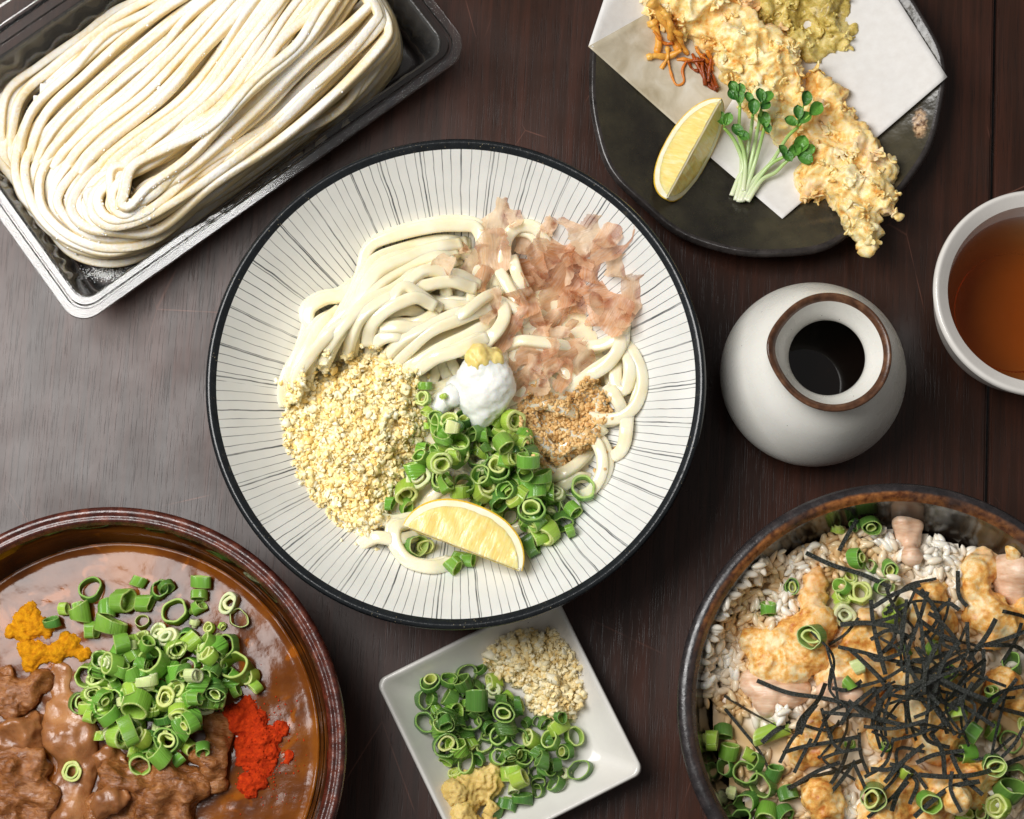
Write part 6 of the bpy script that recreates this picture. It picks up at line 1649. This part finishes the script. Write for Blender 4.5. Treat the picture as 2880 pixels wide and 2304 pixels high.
# ------------------------------------------------------------------ radish sprouts
def leaf_mat():
    t = NT('sprout_leaf'); r = t.rand(); c = t.mix(r, S(44, 104, 40), S(92, 150, 52))
    c = t.mix(t.ramp(t.noise(2.0, 3), [(0.4, 0.0), (0.7, 0.4)]), c, S(124, 176, 78))
    return t.fin(c, 0.32, t.bump(t.noise(5, 3), 0.2, 0.1), sss=0.15, sss_r=(.5, 1, .2), sss_s=0.0008)
def stem_mat():
    t = NT('sprout_stem'); a = t.attr('col'); return t.fin(a.outputs['Color'], 0.25, None, sss=0.4, sss_r=(.8, 1, .5), sss_s=0.0015)
LEAF, STEM = leaf_mat(), stem_mat()
def leaf_mesh(q):
    r = random.Random(q); n = 9; v = []; f = []; cup = r.uniform(0.5, 1.1)
    for i in range(n):
        for j in range(n):
            x, y = i / (n - 1), j / (n - 1) - 0.5
            wd = 0.62 * math.sin(math.pi * min(1, x * 0.98 + 0.02)) ** 0.55 * (0.75 + 0.35 * x) * (1 - 0.10 * math.exp(-((x - 1) / 0.12) ** 2))
            notch = -0.09 * math.exp(-(y / 0.12) ** 2) * (x ** 6)
            v.append((x * 0.95 + notch, 2 * y * wd * 0.62, cup * y * y * 0.9 - 0.22 * (x - 0.3) ** 2))
    for i in range(n - 1):
        for j in range(n - 1): f.append((i * n + j, (i + 1) * n + j, (i + 1) * n + j + 1, i * n + j + 1))
    me = mesh('leaf', v, f); me.materials.append(LEAF); return me
LFM = [leaf_mesh(q) for q in range(5)]
K5 = 3.08
spr = [('300 1140,350 1010,400 880,330 680,235 545', '200 465 115;268 470 105', 'leftmost sprout leaning over the lemon wedge'),
 ('345 1160,380 1000,385 800,365 560,375 360', '305 200 110;300 260 100;375 215 105;360 275 110', 'tall upright sprout beside the lemon tip'),
 ('335 1180,400 940,440 740,470 560,490 430', '440 290 100;490 360 120', 'upright sprout with pale thick stem in the bunch'),
 ('360 1195,450 920,500 700,540 500,560 390', '545 265 115;620 285 115;600 360 90', 'tallest sprout at the top of the bunch'),
 ('395 1190,470 960,530 760,590 540', '575 470 130;610 560 90', 'sprout with one broad bright leaf in the bunch'),
 ('380 1190,480 1020,640 860,780 640,880 540', '800 500 110;870 410 110;940 460 125;1035 385 135;940 290 120', 'long sprout leaning right over the shrimp tempura'),
 ('420 1180,520 1010,640 870,760 800', '735 750 105;790 815 105;850 745 120', 'lower right sprout with small round leaves'),
 ('440 1190,560 1010,680 940,760 860,850 790', '950 830 130;900 690 150;975 740 110', 'rightmost sprout drooping low with dark leaves'),
 ('400 1100,420 900,400 740,360 610', '345 570 120;410 625 100', 'short sprout with dark leaves hidden behind the others')]
for q, (st, lf, lab) in enumerate(spr):
    pts = []
    for w_ in st.split(','):
        x, y = [float(z) for z in w_.split()]; pts.append((x / K5 + 1960, y / K5 + 180))
    nst = len(pts)
    base = PH.px(*pts[0], 0.014)
    ctrl = []
    for i, (x, y) in enumerate(pts):
        u = i / (nst - 1); g = PH.px(x, y, 0.02); tz = PH.stat(g.x, g.y, 0.002, 80) + 0.0012 + 0.0005 * q * (1 - u) + 0.011 * u * u
        w_ = P(x, y, tz); ctrl.append(tuple(w_))
    path = spline(np.array(ctrl), 30)
    path[:, 2] = gsm(path[:, 2], 3)
    o = thing('radish_sprout', lab, 'sprout', 'radish sprouts on the black plate', path[0])
    rad = np.linspace(1.25, 0.8, 30); v, f = tube(path, 0.00105, 0.00105, 8, 2.0, None, rad)
    cols = np.array([np.array(S(232, 238, 206)[:3]) * (1 - t) + np.array(S(150, 192, 84)[:3]) * t for t in np.repeat(np.linspace(0, 1, 30), 8)])
    child('stem', v, f, STEM, o, cols=cols)
    tip = Vector(path[-1])
    for it in lf.split(';'):
        x, y, s = [float(z) for z in it.split()]
        tgt = P(x / K5 + 1960, y / K5 + 180, tip.z + 0.003)
        d = tgt - tip; L = max(0.006, s / K5 * mpp(0.03) * 1.25)
        dn = Vector((d.x, d.y, 0)); dn = dn.normalized() if dn.length > 1e-6 else Vector((1, 0, 0))
        start = tgt - dn * L * 0.55
        l_ = link('leaf', LFM[rng.randrange(5)], None, o)
        M_ = frame(dn + Vector((0, 0, rng.uniform(-0.1, 0.35))), Vector((rng.gauss(0, .25), rng.gauss(0, .25), 1)), start)
        l_.matrix_local = Matrix.Translation(-Vector(o.location)) @ M_ @ Matrix.Scale(L, 4)
        if (start - tip).length > 0.0022:
            pv, pf = tube(spline(np.array([tuple(tip), tuple((tip + start) / 2 + Vector((0, 0, 0.0006))), tuple(start + dn * L * 0.08)]), 8), 0.0005, 0.0005, 6, 2.0)
            child('leaf_stalk', pv, pf, STEM, o, cols=np.tile(np.array(S(150, 192, 84)[:3]), (len(pv), 1)))
